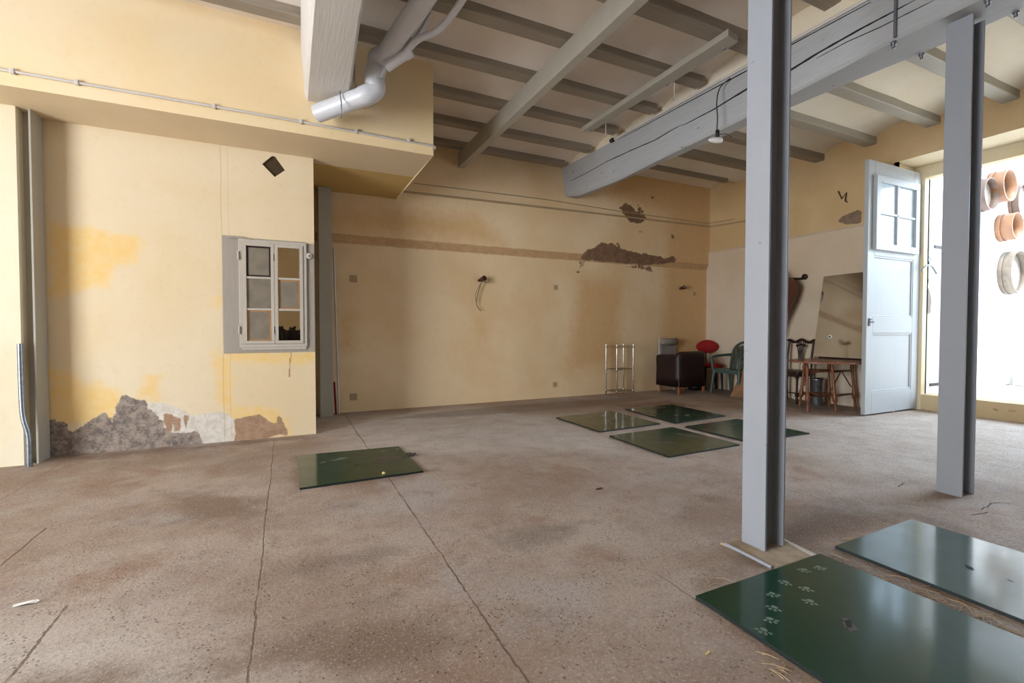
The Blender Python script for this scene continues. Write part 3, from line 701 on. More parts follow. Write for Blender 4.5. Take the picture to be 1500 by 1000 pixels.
# bulb on its cord
lp = thing('hanging_bulb', 'bare light bulb hanging on a dark cord from the timber beam', 'light bulb', W(1050, 210, 'x', 3.86))
xx = 3.86
mb = MB(); mb.tube(smooth_path([W(1070, 114, 'x', 3.955), W(1055, 128, 'x', 3.92), W(1050, 148, 'x', xx), W(1051, 172, 'x', xx), W(1050, 192, 'x', xx)]), .006, 6); obj('cord', mb, M['cable'], lp)
ps = W(1051, 196, 'x', xx); mb = MB(); mb.lathe([(0, .035), (.018, .035), (.02, .0), (.022, -.03), (0, -.03)], ps.x, ps.y, 12, cz=ps.z); obj('socket', mb, M['black'], lp)
pb = W(1050, 205, 'x', xx)
dv = (RT*-1).normalized()
mb = MB(); mb.tube([pb+dv*-.055, pb+dv*-.05, pb+dv*.0, pb+dv*.05, pb+dv*.075, pb+dv*.085], [.01, .026, .03, .024, .012, .004], 14); obj('bulb_glass', mb, M['bulb'], lp)
mb = MB(); mb.tube(smooth_path([ps+Vector((0, 0, -.01)), ps+dv*-.08+Vector((0, 0, .0)), ps+dv*-.14+Vector((0, 0, -.03))]), .004, 6); obj('wire_arm', mb, M['cable'], lp)

# leaning galvanised tube, leaning stick
mb = MB(); a = W(44, 682, 'y', 5.08); mb.tube(smooth_path([(a.x, 5.07, 0), (a.x-.005, 5.08, .25), (a.x-.04, 5.09, .45), (a.x-.055, 5.115, .99)]), .019, 12)
tag(obj('metal_tube', mb, M['galv']), 'bent galvanised tube leaning in the far left corner', 'tube')
mb = MB(); mb.tube([(.610, 6.50, 0), (.565, 6.535, 2.15)], .011, 8)
tag(obj('leaning_stick', mb, M['conduit']), 'thin pale stick leaning beside the back left column', 'stick')
mb = MB(); mb.tube([(.575, 6.52, 0), (.56, 6.56, .42)], .012, 8)
tag(obj('red_stick', mb, M['redfab']), 'short red stick behind the pale leaning stick', 'stick')

# ------------------------------------------------------------------ small window
w1 = thing('window_1', '', '', (-.1, YW, .9)); del w1['label']; del w1['category']; w1['kind'] = 'structure'
def frame_mb(x0, x1, z0, z1, w, y0, y1, mb=None):
    mb = mb or MB(); mb.box(x0, x1, y0, y1, z0, z0+w); mb.box(x0, x1, y0, y1, z1-w, z1); mb.box(x0, x0+w, y0, y1, z0+w, z1-w); mb.box(x1-w, x1, y0, y1, z0+w, z1-w); return mb
mb = MB(); yS = YW-.012
mb.box(-.556, -.40, yS, YW, .872, 2.022); mb.box(.19, .2735, yS, YW, .872, 2.0)
mb.box(-.40, .19, yS, YW, .872, .935); mb.box(-.40, .19, yS, YW, 1.99, 2.012)
obj('surround_board', mb, M['winboard'], w1, bevel=.002)
mb = frame_mb(-.415, .197, .925, 2.0, .035, YW-.035, YW+.02); obj('window_frame', mb, M['winpaint'], w1, bevel=.003)
mb = MB(); mb.box(-.40, .19, YW-.028, YW, .90, .926); obj('sill', mb, M['winpaint'], w1, bevel=.003)
xm = -.102
for si, (a, b) in enumerate(((-.38, xm-.002), (xm+.002, .162))):
    s_ = frame_mb(a, b, .962, 1.965, .03, YW-.045, YW-.01); H_ = (1.965-.962-.06)/3
    for k in (1, 2): z = .992+H_*k; s_.box(a+.03, b-.03, YW-.04, YW-.012, z-.011, z+.011)
    so = obj('sash', s_, M['winpaint'], w1, bevel=.002)
    for k in range(3):
        z0 = .992+H_*k+(.011 if k else 0); z1 = .992+H_*(k+1)-(.011 if k < 2 else 0)
        pap = (si == 0) or k == 1
        mb = MB(); mb.box(a+.03, b-.03, YW-.026, YW-.022, z0, z1)
        obj('pane', mb, M['papered'] if pap else M['glass'], so)
        if pap:
            if not (si == 0 and k == 1):
                mb = frame_mb(a+.032, b-.032, z0+.002, z1-.002, .014, YW-.029, YW-.026)
                obj('tape_border', mb, M['tape'] if not (si == 0 and k == 2) else M['darkwood'], so)
for zz in (1.1, 1.83):
    mb = MB(); mb.tube([(-.417, YW-.045, zz-.04), (-.417, YW-.045, zz+.04)], .008, 8); obj('hinge', mb, M['winpaint'], w1)
    mb = MB(); mb.tube([(xm-.012, YW-.05, zz-.035), (xm-.012, YW-.05, zz+.035)], .006, 8); obj('latch', mb, M['winpaint'], w1)
mb = MB(); mb.box(-.50, -.37, YW-.03, YW-.012, 1.995, 2.02); mb.tube([(-.37, YW-.03, 2.0), (-.28, YW-.03, 1.995)], .008, 6); obj('bolt_latch', mb, M['winboard'], w1, bevel=.003)
mb = MB(); mb.lathe([(0, -.022), (.024, -.022), (.032, -.012), (.034, 0)], .222, YW-.012, 20, axis='y', cz=1.87)
mb.lathe([(0, -.03), (.008, -.03), (.008, -.02)], .222, YW-.012, 10, axis='y', cz=1.87, mi=1)
tag(obj('bell_button', mb, [M['conduit'], M['iron']]), 'small round white button on the board right of the window', 'button')
# something dark standing on a shelf inside
mb = MB()
for i in range(16):
    a = i*.9; mb.tube([(.03+.08*math.sin(a), 5.75+.05*math.cos(a), .95), (.03+.12*math.sin(a), 5.75+.08*math.cos(a), 1.04+.05*abs(math.sin(a*2.3))), (.03+.15*math.sin(a+.4), 5.75+.1*math.cos(a), 1.05+.09*abs(math.sin(a*3.1)))], [.035, .03, .012], 6)
mb.box(-.12, .2, 5.6, 5.9, .90, .96)
tag(obj('dried_plant', mb, M['leaf']), 'dark dried plant seen through the lower right window pane', 'plant')
mb = MB(); P = [W(x, y, 'y', YW-.001) for x, y in ((427, 516), (426, 524), (424, 531), (425, 540), (423, 552))]
for a_, b_ in zip(P, P[1:]): mb.box(min(a_.x, b_.x)-.0005, max(a_.x, b_.x)+.0005, YW-.0008, YW+.001, b_.z, a_.z)
obj('crack', mb, simple('wall_crack', srgb(176, 140, 100), .9, bump=0), ww)
# dark brown sheet painted as the shade inside the diamond opening
mb = MB(); mb.prism([(x+.0, YW+.022, z) for x, y, z in dm], (0, .01, 0)); mb.prism([(DX+(x-DX)*.55, YW+.10, DZ+(z-DZ)*.5) for x, y, z in dm], (0, .012, 0))
tag(obj('vent_shade_sheet', mb, simple('vent_shade_brown', srgb(62, 44, 20), .6)), 'diamond shaped vent opening above the small window, its shade a dark brown sheet', 'vent')

# ------------------------------------------------------------------ wall plates and stubs
for (x, y, s_, wh) in ((518, 408, .045, 'the left high one'), (814, 421, .036, 'the high one in mid wall'), (1017, 430, .036, 'the one nearest the corner'), (518, 581, .045, 'the low one at left'), (813, 563, .036, 'the low one in mid wall')):
    p = W(x, y, 'y', YB); mb = MB(); mb.box(p.x-s_, p.x+s_, YB-.008, YB, p.z-s_, p.z+s_)
    r = thing('wall_plate', 'square cover plate on the back wall, '+wh, 'cover plate', (p.x, YB, p.z-s_), group='cover plates on the back wall')
    obj('cover', mb, M['plate_paint'], r, bevel=.003)
    mb = MB(); mb.box(p.x-s_-.022, p.x-s_-.014, YB-.003, YB, p.z-s_-.02, p.z+s_+.015); mb.box(p.x-s_-.014, p.x+s_+.012, YB-.003, YB, p.z+s_+.007, p.z+s_+.015); obj('edge_rim', mb, M['reveal'], r)
def stub(x, y, ln, label, wire):
    p = W(x, y, 'y', YB-.06); r = thing('insulator_stub', label, 'insulator', (p.x, YB, p.z-.05))
    mb = MB(); mb.tube([(p.x-.03, YB, p.z-.015), (p.x, YB-.07, p.z), (p.x+.02, YB-.07-ln, p.z+.015)], [.02, .035, .04], 12); obj('stub_body', mb, M['insul'], r)
    if wire:
        mb = MB(); mb.tube(smooth_path([(p.x, YB-.06, p.z-.03), (p.x-.06, YB-.05, p.z-.2), (p.x-.085, YB-.05, p.z-.36), (p.x-.05, YB-.05, p.z-.43), (p.x-.01, YB-.05, p.z-.47)]), .005, 6)
        mb.tube(smooth_path([(p.x-.02, YB-.05, p.z-.06), (p.x-.1, YB-.05, p.z-.22), (p.x-.09, YB-.05, p.z-.34)]), .003, 5)
        mb.tube([(p.x+.02, YB-.07, p.z-.04), (p.x+.13, YB-.06, p.z-.05), (p.x+.09, YB-.06, p.z+.03)], .004, 5)
        obj('loose_wire', mb, M['cable'], r)
stub(706, 409, .05, 'brown ceramic stub with loose wire in the middle of the back wall', True)
stub(1001, 421, .02, 'short dark stub on the back wall near the corner', False)
mb = MB(); mb.tube([W(x, y, 'x', XR-.02) for x, y in ((1228, 280), (1233, 291), (1240, 282), (1238, 294), (1241, 296))], .009, 6)
tag(obj('iron_wire', mb, M['iron']), 'twisted dark iron wire on the upper right wall beside the door', 'wire')

# ------------------------------------------------------------------ hatches
def hatch(label, pts, zt=.016, paws=(), hole=None, stains=(), scr=(), group=None):
    cx = sum(p[0] for p in pts)/4; cy = sum(p[1] for p in pts)/4
    mb = MB(); n = len(pts)
    # ragged edge
    E_ = []
    for i in range(n):
        a = Vector(pts[i]+(0,)); b = Vector(pts[(i+1) % n]+(0,)); k = 14
        for j in range(k):
            p = a.lerp(b, j/k); o_ = .004*mnoise.noise(Vector((p.x*14, p.y*14, 2))); E_.append((p.x+o_, p.y+o_))
    N = len(E_); vs = [(x, y, .0015) for x, y in E_]+[(x, y, zt) for x, y in E_]
    mb.add(vs, [list(range(N, 2*N))], 0); mb.add(vs, [(i, (i+1) % N, N+(i+1) % N, N+i) for i in range(N)], 1)
    mb.add(vs, [list(range(N))[::-1]], 1)
    zz = zt+.0006
    def disc(x, y, rx, ry, rot, mi, jag=0, n_=10):
        P = []
        for i in range(n_):
            q = 2*PI*i/n_; r = 1+jag*mnoise.noise(Vector((x*40+i*3.1, y*40, 0)))
            P.append((x+rx*r*math.cos(q)*math.cos(rot)-ry*r*math.sin(q)*math.sin(rot), y+rx*r*math.cos(q)*math.sin(rot)+ry*r*math.sin(q)*math.cos(rot), zz))
        mb.add(P, [list(range(n_))], mi)
    for (x, y, s_, rot) in paws:
        disc(x, y, .016*s_, .013*s_, rot, 2, .5)
        for k in range(4):
            q = rot+PI*(.15+.7*k/3); disc(x+.028*s_*math.cos(q), y+.028*s_*math.sin(q), .010*s_, .007*s_, q, 2, .5, 7)
    for (x, y, rx, ry, rot) in scr: disc(x, y, rx, ry, rot, 2, 1.2, 14)
    for (x, y, rx, ry, rot) in stains: disc(x, y, rx, ry, rot, 3, 1.0, 18)
    if hole: zz += .0006; disc(hole[0], hole[1], .03, .012, hole[2], 4, .6)
    return tag(obj('hatch_cover', mb, [M['hatch'], M['hatchedge'], M['paw'], M['rust'], M['crack']]), label, 'hatch cover', group)
q = lambda x, y: tuple(W(x, y, 'z', .016)[:2])
pw = [(1178, 834), (1199, 830), (1151, 852), (1181, 861), (1131, 869), (1187, 880), (1134, 889), (1128, 906), (1119, 922)]
G1 = 'green hatch covers set in the floor'
hatch('large green hatch cover with pale paw prints in the foreground', [(1.497, .30), (2.33, .30), (2.325, 1.392), (1.497, 1.388)],
      paws=[(*q(*p), .85, 2.2+.4*math.sin(i*2)) for i, p in enumerate(pw)], hole=(*q(1243, 914), .5), stains=[(*q(1243, 914), .04, .022, .6)],
      scr=[(*q(1360, 922), .012, .003, .2)], group=G1)
hatch('large green hatch cover reflecting the doorway, at the lower right edge', [(2.478, .30), (3.235, .30), (3.225, 1.425), (2.478, 1.41)],
      hole=(*q(1421, 831), .9), stains=[(*q(1480, 850), .014, .006, 1)], group=G1)
hatch('single green hatch cover lying alone near the window wall', [(.073, 3.525), (.945, 3.552), (.935, 4.40), (.073, 4.455)], hole=(*q(523, 681), .2),
      stains=[(*q(570, 672), .11, .13, .2), (*q(600, 665), .06, .05, .2)], scr=[(*q(498, 672), .07, .025, .3), (*q(473, 677), .025, .018, .3), (*q(561, 660), .03, .008, .2), (*q(583, 657), .03, .012, .2)], group=G1)
hatch('green hatch cover at the left of the far group of four', [(3.02, 4.12), (3.905, 4.17), (3.91, 5.10), (3.02, 5.03)], paws=[(*q(*p), 1.0, 1) for p in ((838, 612), (866, 611), (884, 609), (900, 612), (893, 616))], group=G1)
hatch('green hatch cover at the back of the far group of four', [(4.10, 4.12), (5.02, 4.20), (5.05, 5.15), (4.19, 5.15)], scr=[(*q(991, 608), .03, .02, .4), (*q(1007, 608), .05, .03, .4)], stains=[(*q(965, 597), .12, .05, 0)], group=G1)
hatch('green hatch cover nearest the camera in the far group of four', [(2.955, 3.045), (3.872, 3.08), (3.885, 3.955), (2.985, 3.91)], scr=[(*q(1037, 657), .03, .008, .2)], stains=[(*q(1010, 638), .16, .04, -1.2), (*q(975, 648), .1, .06, 0)], group=G1)
hatch('green hatch cover half hidden behind the middle steel column', [(4.055, 3.13), (4.965, 3.10), (4.96, 3.98), (4.05, 3.925)], stains=[(*q(1060, 620), .12, .04, -.9)], group=G1)

# straw and debris
mb = MB()
for (poly, n) in (([(1210, 822), (1235, 805), (1500, 925), (1500, 940)], 75), ([(1215, 800), (1325, 760), (1320, 766), (1230, 803)], 30), ([(1035, 850), (1060, 845), (1062, 865), (1040, 872)], 14), ([(1130, 960), (1160, 990), (1150, 1000), (1100, 950)], 8)):
    for i in range(n):
        a, b = random.random(), random.random()
        P = [(1-a)*((1-b)*poly[0][k]+b*poly[3][k])+a*((1-b)*poly[1][k]+b*poly[2][k]) if poly[0][0] < 1211 and n == 75 else (1-b)*((1-a)*poly[0][k]+a*poly[1][k])+b*((1-a)*poly[3][k]+a*poly[2][k]) for k in (0, 1)]
        w = W(P[0], P[1], 'z', .004); an = random.random()*PI; L_ = random.uniform(.012, .045)
        if 2.335 < w.x < 2.475 or w.y > 1.43 or w.x < 1.49:
            d_ = Vector((math.cos(an), math.sin(an), 0))*L_; mb.tube([w-d_, w+Vector((0, 0, .004)), w+d_], .0014, 4)
st = obj('straw', mb, M['straw']); st['kind'] = 'stuff'; tag(st, 'loose bits of straw scattered along the hatch edges', 'straw')
for (x, y, s_, mt, nm, lab, cat) in ((878, 716, .028, 'leaf', 'dead_leaf', 'small dark dead leaf on the open concrete floor', 'leaf'), (38, 884, .035, 'paper', 'paper_scrap', 'white paper scrap on the floor at lower left', 'paper'),
        (1037, 957, .012, 'yellowbit', 'yellow_petal', 'tiny yellow petal on the floor left of the paw printed hatch', 'petal')):
    w = W(x, y, 'z', .003); mb = MB(); P = [w+Vector((s_*math.cos(t_)*(1.0 if mt != 'paper' else 1.2), s_*.35*math.sin(t_), .002+.004*math.sin(3*t_))) for t_ in [2*PI*i/9 for i in range(9)]]
    mb.prism(P, (0, 0, .0015)); tag(obj(nm, mb, M[mt]), lab, cat)
w = W(562, 694, 'z', .017); mb = MB(); mb.lathe([(0, 0), (.012, .002), (.014, .01), (0, .02)], w.x, w.y, 10, cz=.0165); tag(obj('yellow_flower', mb, M['yellowbit']), 'tiny yellow flower head on the single hatch cover', 'flower')
# floor crack at right
def floor_crack(pix, label):
    mb = MB(); P = [W(x, y, 'z', .0) for x, y in pix]; Q = []
    for a, b in zip(P, P[1:]):
        for i in range(4): Q.append(a.lerp(b, i/4)+Vector((.008*mnoise.noise(Vector((a.x*9+i, 3, 0))), .008*mnoise.noise(Vector((a.x*9+i, 8, 0))), 0)))
    n = len(Q); A = [p+Vector((0, .004, .0012)) for p in Q]; B = [p+Vector((0, -.003, .0012)) for p in Q]
    mb.add(A+B, [(i, i+1, n+i+1, n+i) for i in range(n-1)]); o = obj('crack', mb, M['crack'], fl)
floor_crack([(1437, 746), (1448, 741), (1452, 737), (1466, 736), (1482, 738), (1498, 742)], '')
floor_crack([(1424, 754), (1440, 752), (1448, 750), (1462, 753), (1475, 756)], '')
floor_crack([(1315, 713), (1322, 709), (1326, 706)], '')

# ------------------------------------------------------------------ DOOR
yd = 3.44
d1 = thing('door_1', '', '', (7.27, yd, 0)); del d1['label']; del d1['category']; d1['kind'] = 'structure'
DX0, DX1, DZ0, DZ1 = 6.62, 7.865, .02, 3.245
def dz(x, y): p = W(x, y, 'y', yd); return p.x, p.z
pa = [dz(1272, 256), dz(1334, 355)]; pb_ = [dz(1276, 377), dz(1330, 467)]; pc = [dz(1276, 491), dz(1330, 581)]
PX0, PX1 = 6.76, 7.70
z_w = (pa[1][1]+.0, pa[0][1]); z_b = (pb_[1][1], pb_[0][1]); z_c = (pc[1][1], pc[0][1])
z_w = (2.16, 3.02); z_b = (1.27, 2.05); z_c = (.30, 1.06)
mb = MB(); yt = yd+.05
mb.box(DX0, PX0, yd, yt, DZ0, DZ1); mb.box(PX1, DX1, yd, yt, DZ0, DZ1)
for a, b in ((DZ0, z_c[0]), (z_c[1], z_b[0]), (z_b[1], z_w[0]), (z_w[1], DZ1)): mb.box(PX0, PX1, yd, yt, a, b)
obj('door_leaf', mb, M['door'], d1, bevel=.004)
for (a, b) in (z_c, z_b):
    mb = MB(); mb.box(PX0, PX1, yd+.018, yd+.032, a, b); obj('door_panel', mb, M['door'], d1)
    mb = frame_mb(PX0, PX1, a, b, .022, yd+.006, yd+.02); obj('panel_moulding', mb, M['door'], d1, bevel=.004)
wf = frame_mb(PX0-.04, PX1+.04, z_w[0]-.04, z_w[1]+.04, .085, yd-.045, yd+.0)
xmid = (PX0+PX1)/2; zmid = (z_w[0]+z_w[1])/2
wf.box(xmid-.016, xmid+.016, yd-.035, yd-.005, z_w[0]+.04, z_w[1]-.04); wf.box(PX0+.04, PX1-.04, yd-.035, yd-.005, zmid-.014, zmid+.014)
wfo = obj('glazed_frame', wf, M['door'], d1, bevel=.003)
for i in (0, 1):
    for j in (0, 1):
        mb = MB(); a = (PX0+.045, xmid-.016) if i == 0 else (xmid+.016, PX1-.045); b = (z_w[0]+.045, zmid-.014) if j == 0 else (zmid+.014, z_w[1]-.045)
        mb.box(a[0], a[1], yd-.012, yd-.008, b[0], b[1]); obj('pane', mb, M['doorglass_sky'], wfo)
hx = 6.68
mb = MB(); mb.tube([(hx, yd, 1.2), (hx, yd-.04, 1.2), (hx+.01, yd-.045, 1.2), (hx+.035, yd-.04, 1.20)], .007, 8); mb.tube([(hx-.005, yd-.008, 1.15), (hx-.005, yd-.008, 1.25)], .008, 8); mb.tube([(hx-.005, yd-.012, 1.225), (hx+.02, yd-.02, 1.24)], .006, 6)
obj('door_handle', mb, M['bolt'], d1)

# ------------------------------------------------------------------ OUTSIDE things
def sieve(x, y, r, dep, mat, label, tilt=0):
    p = W(x, y, 'y', YE-.005-dep*.6); root = thing('sieve', label, 'sieve', (p.x, YE-.004, p.z-r), group='wooden sieves on the outside wall')
    mb = MB(); mb.lathe([(r, -dep), (r, 0), (r-.012, 0), (r-.012, -dep), (r, -dep)], p.x, YE-.004, 36, axis='y', cz=p.z); obj('hoop', mb, mat, root)
    mb = MB(); mb.lathe([(0, -dep*.35), (r-.012, -dep*.35)], p.x, YE-.004, 36, axis='y', cz=p.z); obj('screen', mb, M['mesh'], root)
    mb = MB(); mb.lathe([(r+.008, -dep*.3), (r+.008, -.0), (r+.001, 0), (r+.001, -dep*.3), (r+.008, -dep*.3)], p.x, YE-.004, 36, axis='y', cz=p.z); obj('rim_band', mb, mat, root)
sieve(1446, 285, .235, .14, M['sieve_g'], 'grey brown sieve half hidden by the right steel column')
sieve(1470, 273, .235, .20, M['sieve_o'], 'orange bentwood sieve hanging highest on the outside wall')
sieve(1498, 297, .30, .12, M['sieve_g'], 'large pinkish brown sieve cut by the right edge of the picture')
sieve(1481, 332, .205, .20, M['sieve_o'], 'small orange sieve hanging between the highest one and the bleached one')
sieve(1487, 399, .335, .16, M['sieve_b'], 'big bleached sieve hanging lowest on the outside wall')
mb = MB(); mb.tube([W(1436, 243, 'y', YE-.08), W(1500, 226, 'y', YE-.08), (12, YE-.08, W(1500, 226, 'y', YE-.08).z+.1)], .035, 10); tag(obj('roof_gutter', mb, M['gutter']), 'pale blue grey gutter pipe above the sieves outside', 'gutter')
# hanger
p = W(1361, 392, 'y', YE-.04); mb = MB()
mb.tube(smooth_path([(p.x-.19, p.y, p.z-.05), (p.x-.08, p.y, p.z+.02), (p.x, p.y, p.z+.035), (p.x+.08, p.y, p.z+.02), (p.x+.2, p.y, p.z-.07)]), .012, 8); mb.tube(smooth_path([(p.x, p.y, p.z+.035), (p.x, p.y, p.z+.08), (p.x+.03, p.y, p.z+.10), (p.x+.03, p.y, p.z+.13), (p.x-.01, p.y, p.z+.14)]), .006, 6)
tag(obj('coat_hanger', mb, M['gutter']), 'pale coat hanger hooked on the white outside wall', 'coat hanger')
# outer door leaf folded against the wall
d2 = thing('door_2', '', '', (8.95, YE-.03, GZ)); del d2['label']; del d2['category']; d2['kind'] = 'structure'
mb = MB(); mb.box(8.45, 9.3, YE-.05, YE-.005, GZ+.02, 2.45); obj('door_leaf', mb, M['ext2'], d2, bevel=.006)
for (x, y) in ((1376, 362), (1369, 563)):
    p = W(x, y, 'y', YE-.06); mb = MB(); mb.box(p.x-.12, p.x+.3, YE-.062, YE-.05, p.z-.02, p.z+.02); obj('strap_hinge', mb, M['iron'], d2)
dr = thing('plastic_drum', 'pale blue plastic drum standing against the outside wall', 'drum', (10.72, 3.08, GZ))
mb = MB(); mb.lathe([(0, 0), (.24, 0), (.26, .05), (.26, .35), (.275, .38), (.26, .41), (.26, .8), (.275, .83), (.26, .86), (.25, 1.15), (.2, 1.2), (0, 1.2)], 10.72, 3.08, 24, cz=GZ); obj('drum_body', mb, M['blue'], dr)

# ------------------------------------------------------------------ FURNITURE
# chrome rack
rk = thing('wire_shelf_rack', 'small chrome three tier rack standing against the back wall', 'rack', (5.08, 6.38, 0))
L4 = [(4.86, 6.47), (4.88, 6.21), (5.27, 6.27), (5.25, 6.50)]
for i, (x, y) in enumerate(L4):
    mb = MB(); mb.tube([(x, y, 0), (x, y, .035)], .009, 8); mb.tube([(x, y, .03), (x, y, .86)], .0135, 10)
    for z in (.42, .06, .80): mb.lathe([(.0135, 0), (.019, .004), (.019, .035), (.0135, .04)], x, y, 10, cz=z)
    mb.lathe([(0, .02), (.01, .015), (.015, 0)], x, y, 10, cz=.86); obj('post', mb, M['chrome'], rk)
for z in (.08, .445, .82):
    mb = MB()
    for i in range(4): a, b = L4[i], L4[(i+1) % 4]; mb.tube([(*a, z), (*b, z)], .006, 6)
    for i in (1, 2, 3, 4, 5): q_ = i/6; a = Vector((*L4[0], z)).lerp(Vector((*L4[1], z)), q_); b = Vector((*L4[3], z)).lerp(Vector((*L4[2], z)), q_); mb.tube([a, b], .003, 5)
    obj('wire_shelf', mb, M['chrome'], rk)
# tub armchair
ac = thing('tub_armchair', 'dark brown leather tub armchair with its back to the room', 'armchair', (6.25, 6.15, 0))
mb = MB(); x0, x1, y0, y1 = 5.93, 6.60, 5.90, 6.44
def tubpath(r0):
    P = []; rr = .11
    for cx, cy, a0 in ((x0+rr, y1-.02, PI),): pass
    P = [(x0+r0, y1)]
    for i in range(7): a = PI+PI/2*i/6; P.append((x0+rr+(rr-r0)*math.cos(a), y0+rr+(rr-r0)*math.sin(a)))
    for i in range(7): a = 1.5*PI+PI/2*i/6; P.append((x1-rr+(rr-r0)*math.cos(a), y0+rr+(rr-r0)*math.sin(a)))
    P.append((x1-r0, y1)); return P
outer, inner = tubpath(0), tubpath(.085); n = len(outer)
top = lambda i: .665+.07*math.sin(PI*i/(n-1))**.7
rows = []
for i in range(n):
    o_, n_ = outer[i], inner[i]; c_ = ((o_[0]+n_[0])/2, (o_[1]+n_[1])/2); tp = top(i)
    sec = [(o_, .13), (((o_[0]*.96+n_[0]*.04), o_[1]*.96+n_[1]*.04), .3), ((o_[0]*.9+n_[0]*.1, o_[1]*.9+n_[1]*.1), .45), (o_, .6), (o_, tp-.03), (c_, tp), (n_, tp-.03), (n_, .2)]
    rows.append([(p_[0], p_[1], z) for p_, z in sec])
mb.add([v for r in rows for v in r], [(i*8+j, i*8+(j+1) % 8, (i+1)*8+(j+1) % 8, (i+1)*8+j) for i in range(n-1) for j in range(8)], 0, True)
mb.add(rows[0], [list(range(8))]); mb.add(rows[-1], [list(range(8))[::-1]])
obj('shell', mb, M['leather'], ac)
mb = MB(); mb.box(x0+.088, x1-.088, y0+.088, y1+.03, .14, .40); obj('seat', mb, M['leather'], ac, bevel=.03)
mb = MB(); mb.tube([(x0+.028, y0+.028, .14), (x0+.03, y0+.03, .4), (x0+.026, y0+.026, .68)], .007, 6); obj('piping', mb, simple('worn_piping', srgb(96, 76, 76), .5), ac)
for (x, y) in ((x0+.05, y0+.05), (x1-.05, y0+.05), (x0+.05, y1-.05), (x1-.05, y1-.05)):
    mb = MB(); mb.tube([(x, y, 0), (x, y, .135)], [.018, .03], 8); obj('leg', mb, M['legwood'], ac)
# grey chair behind with head roll
gc = thing('lounge_chair', 'grey chair with a head roll standing behind the leather armchair', 'chair', (6.15, 6.50, 0))
for x in (6.07, 6.43):
    mb = MB(); mb.box(x-.012, x+.012, 6.50, 6.525, .0, .965); obj('back_post', mb, M['lightfab'], gc, bevel=.003)
mb = MB(); mb.box(6.085, 6.415, 6.49, 6.515, .45, .86); obj('backrest', mb, M['greyfab'], gc, bevel=.008)
mb = MB(); mb.tube([(6.085, 6.445, .89), (6.10, 6.445, .89), (6.40, 6.445, .89), (6.415, 6.445, .89)], [.045, .06, .06, .045], 16); obj('head_roll', mb, M['greyfab'], gc)
# red chair
rc = thing('red_chair', 'red upholstered chair with oval back in the far corner', 'chair', (7.03, 6.22, 0), .0, local=True); rc.rotation_euler = (0, 0, math.radians(-28))
def loc_lathe_oval(mb, rx, rz, th, cz, cy):
    prof = [(0, -th), (.8, -th), (.95, -th*.6), (1, 0), (.95, th*.6), (.8, th), (0, th)]; N = 28; vs = []
    for (r, h) in prof:
        for k in range(N): a = 2*PI*k/N; e = 1+.12*math.cos(2*a); vs.append((rx*r*math.cos(a)*e, cy+h+.03*(r*math.cos(a))**2*-1, cz+rz*r*math.sin(a)*(1-.15*math.sin(a)*0)))
    mb.add(vs, [(i*N+k, i*N+(k+1) % N, (i+1)*N+(k+1) % N, (i+1)*N+k) for i in range(len(prof)-1) for k in range(N)], 0, True)
mb = MB(); loc_lathe_oval(mb, .19, .125, .025, .79, .2); obj('backrest', mb, M['redfab'], rc)
mb = MB(); mb.lathe([(0, 0), (.19, .0), (.215, .02), (.215, .05), (.18, .075), (0, .08)], 0, 0, 24, cz=.41); obj('seat', mb, M['redfab'], rc)
mb = MB(); mb.tube([(0, .18, .44), (0, .235, .55), (0, .23, .72)], .014, 8); obj('back_support', mb, M['black'], rc)
for (x, y) in ((-.14, -.14), (.14, -.14), (-.14, .14), (.14, .14)):
    mb = MB(); mb.tube([(x, y, .42), (x*1.1, y*1.1, 0)], [.024, .018], 8); obj('leg', mb, M['black'], rc)
# green monobloc chair
gp = thing('plastic_garden_chair', 'green plastic garden armchair behind the middle steel column', 'chair', (6.97, 5.66, 0), 0, local=True); gp.rotation_euler = (0, 0, math.radians(-86))
mb = MB()   # local: faces -Y
mb.grid(lambda u, v: (u*(.235-.02*v), -.22+.44*v, .425-.03*v+.02*u*u), lin(-1, 1, .2), lin(0, 1, .2), 0, True)
mb.grid(lambda u, v: (u*(.235-.02*v), -.22+.44*v, .405-.03*v+.02*u*u), lin(-1, 1, .2), lin(0, 1, .2), 0, True)
mb.box(-.235, .235, -.235, -.215, .36, .43)
obj('seat', mb, M['greenpl'], gp)
mb = MB()
def bk(u, v, off=0): return (u*(.22+.03*v), .2+.11*v+off-.06*(1-u*u)*0+.0, .40+.47*v-.09*u*u*v)
for i in range(-3, 4):
    u = i/3.2; P = [bk(u-.09, 0), bk(u+.09, 0), bk(u+.09, .92), bk(u-.09, .92)]
    mb.prism(P, (0, .012, 0))
mb.tube(smooth_path([bk(-1, 0), bk(-1.03, .5), bk(-.9, .9), bk(-.5, 1.02), bk(0, 1.03), bk(.5, 1.02), bk(.9, .9), bk(1.03, .5), bk(1, 0)]), .02, 8)
obj('backrest', mb, M['greenpl'], gp)
for s_ in (-1, 1):
    mb = MB(); P = smooth_path([(s_*.255, .27, .66), (s_*.285, .12, .655), (s_*.29, -.08, .645), (s_*.28, -.2, .63), (s_*.265, -.245, .59), (s_*.255, -.235, .42)])
    mb.tube(P, [.024]*len(P), 8); obj('armrest', mb, M['greenpl'], gp)
    for y_, yy in ((-.22, -.26), (.2, .28)):
        mb = MB(); a = Vector((s_*.235, y_, .41)); b = Vector((s_*.27, yy, 0)); mb.tube([a, a.lerp(b, .5), b], [.035, .026, .022], 6); obj('leg', mb, M['greenpl'], gp)
# black bag under it
mb = MB(); mb.lathe([(0, 0), (.12, 0), (.14, .05), (.11, .12), (.04, .16), (0, .15)], 6.80, 6.36, 12); tag(obj('black_bag', mb, M['black']), 'black bag on the floor beside the red chair', 'bag')
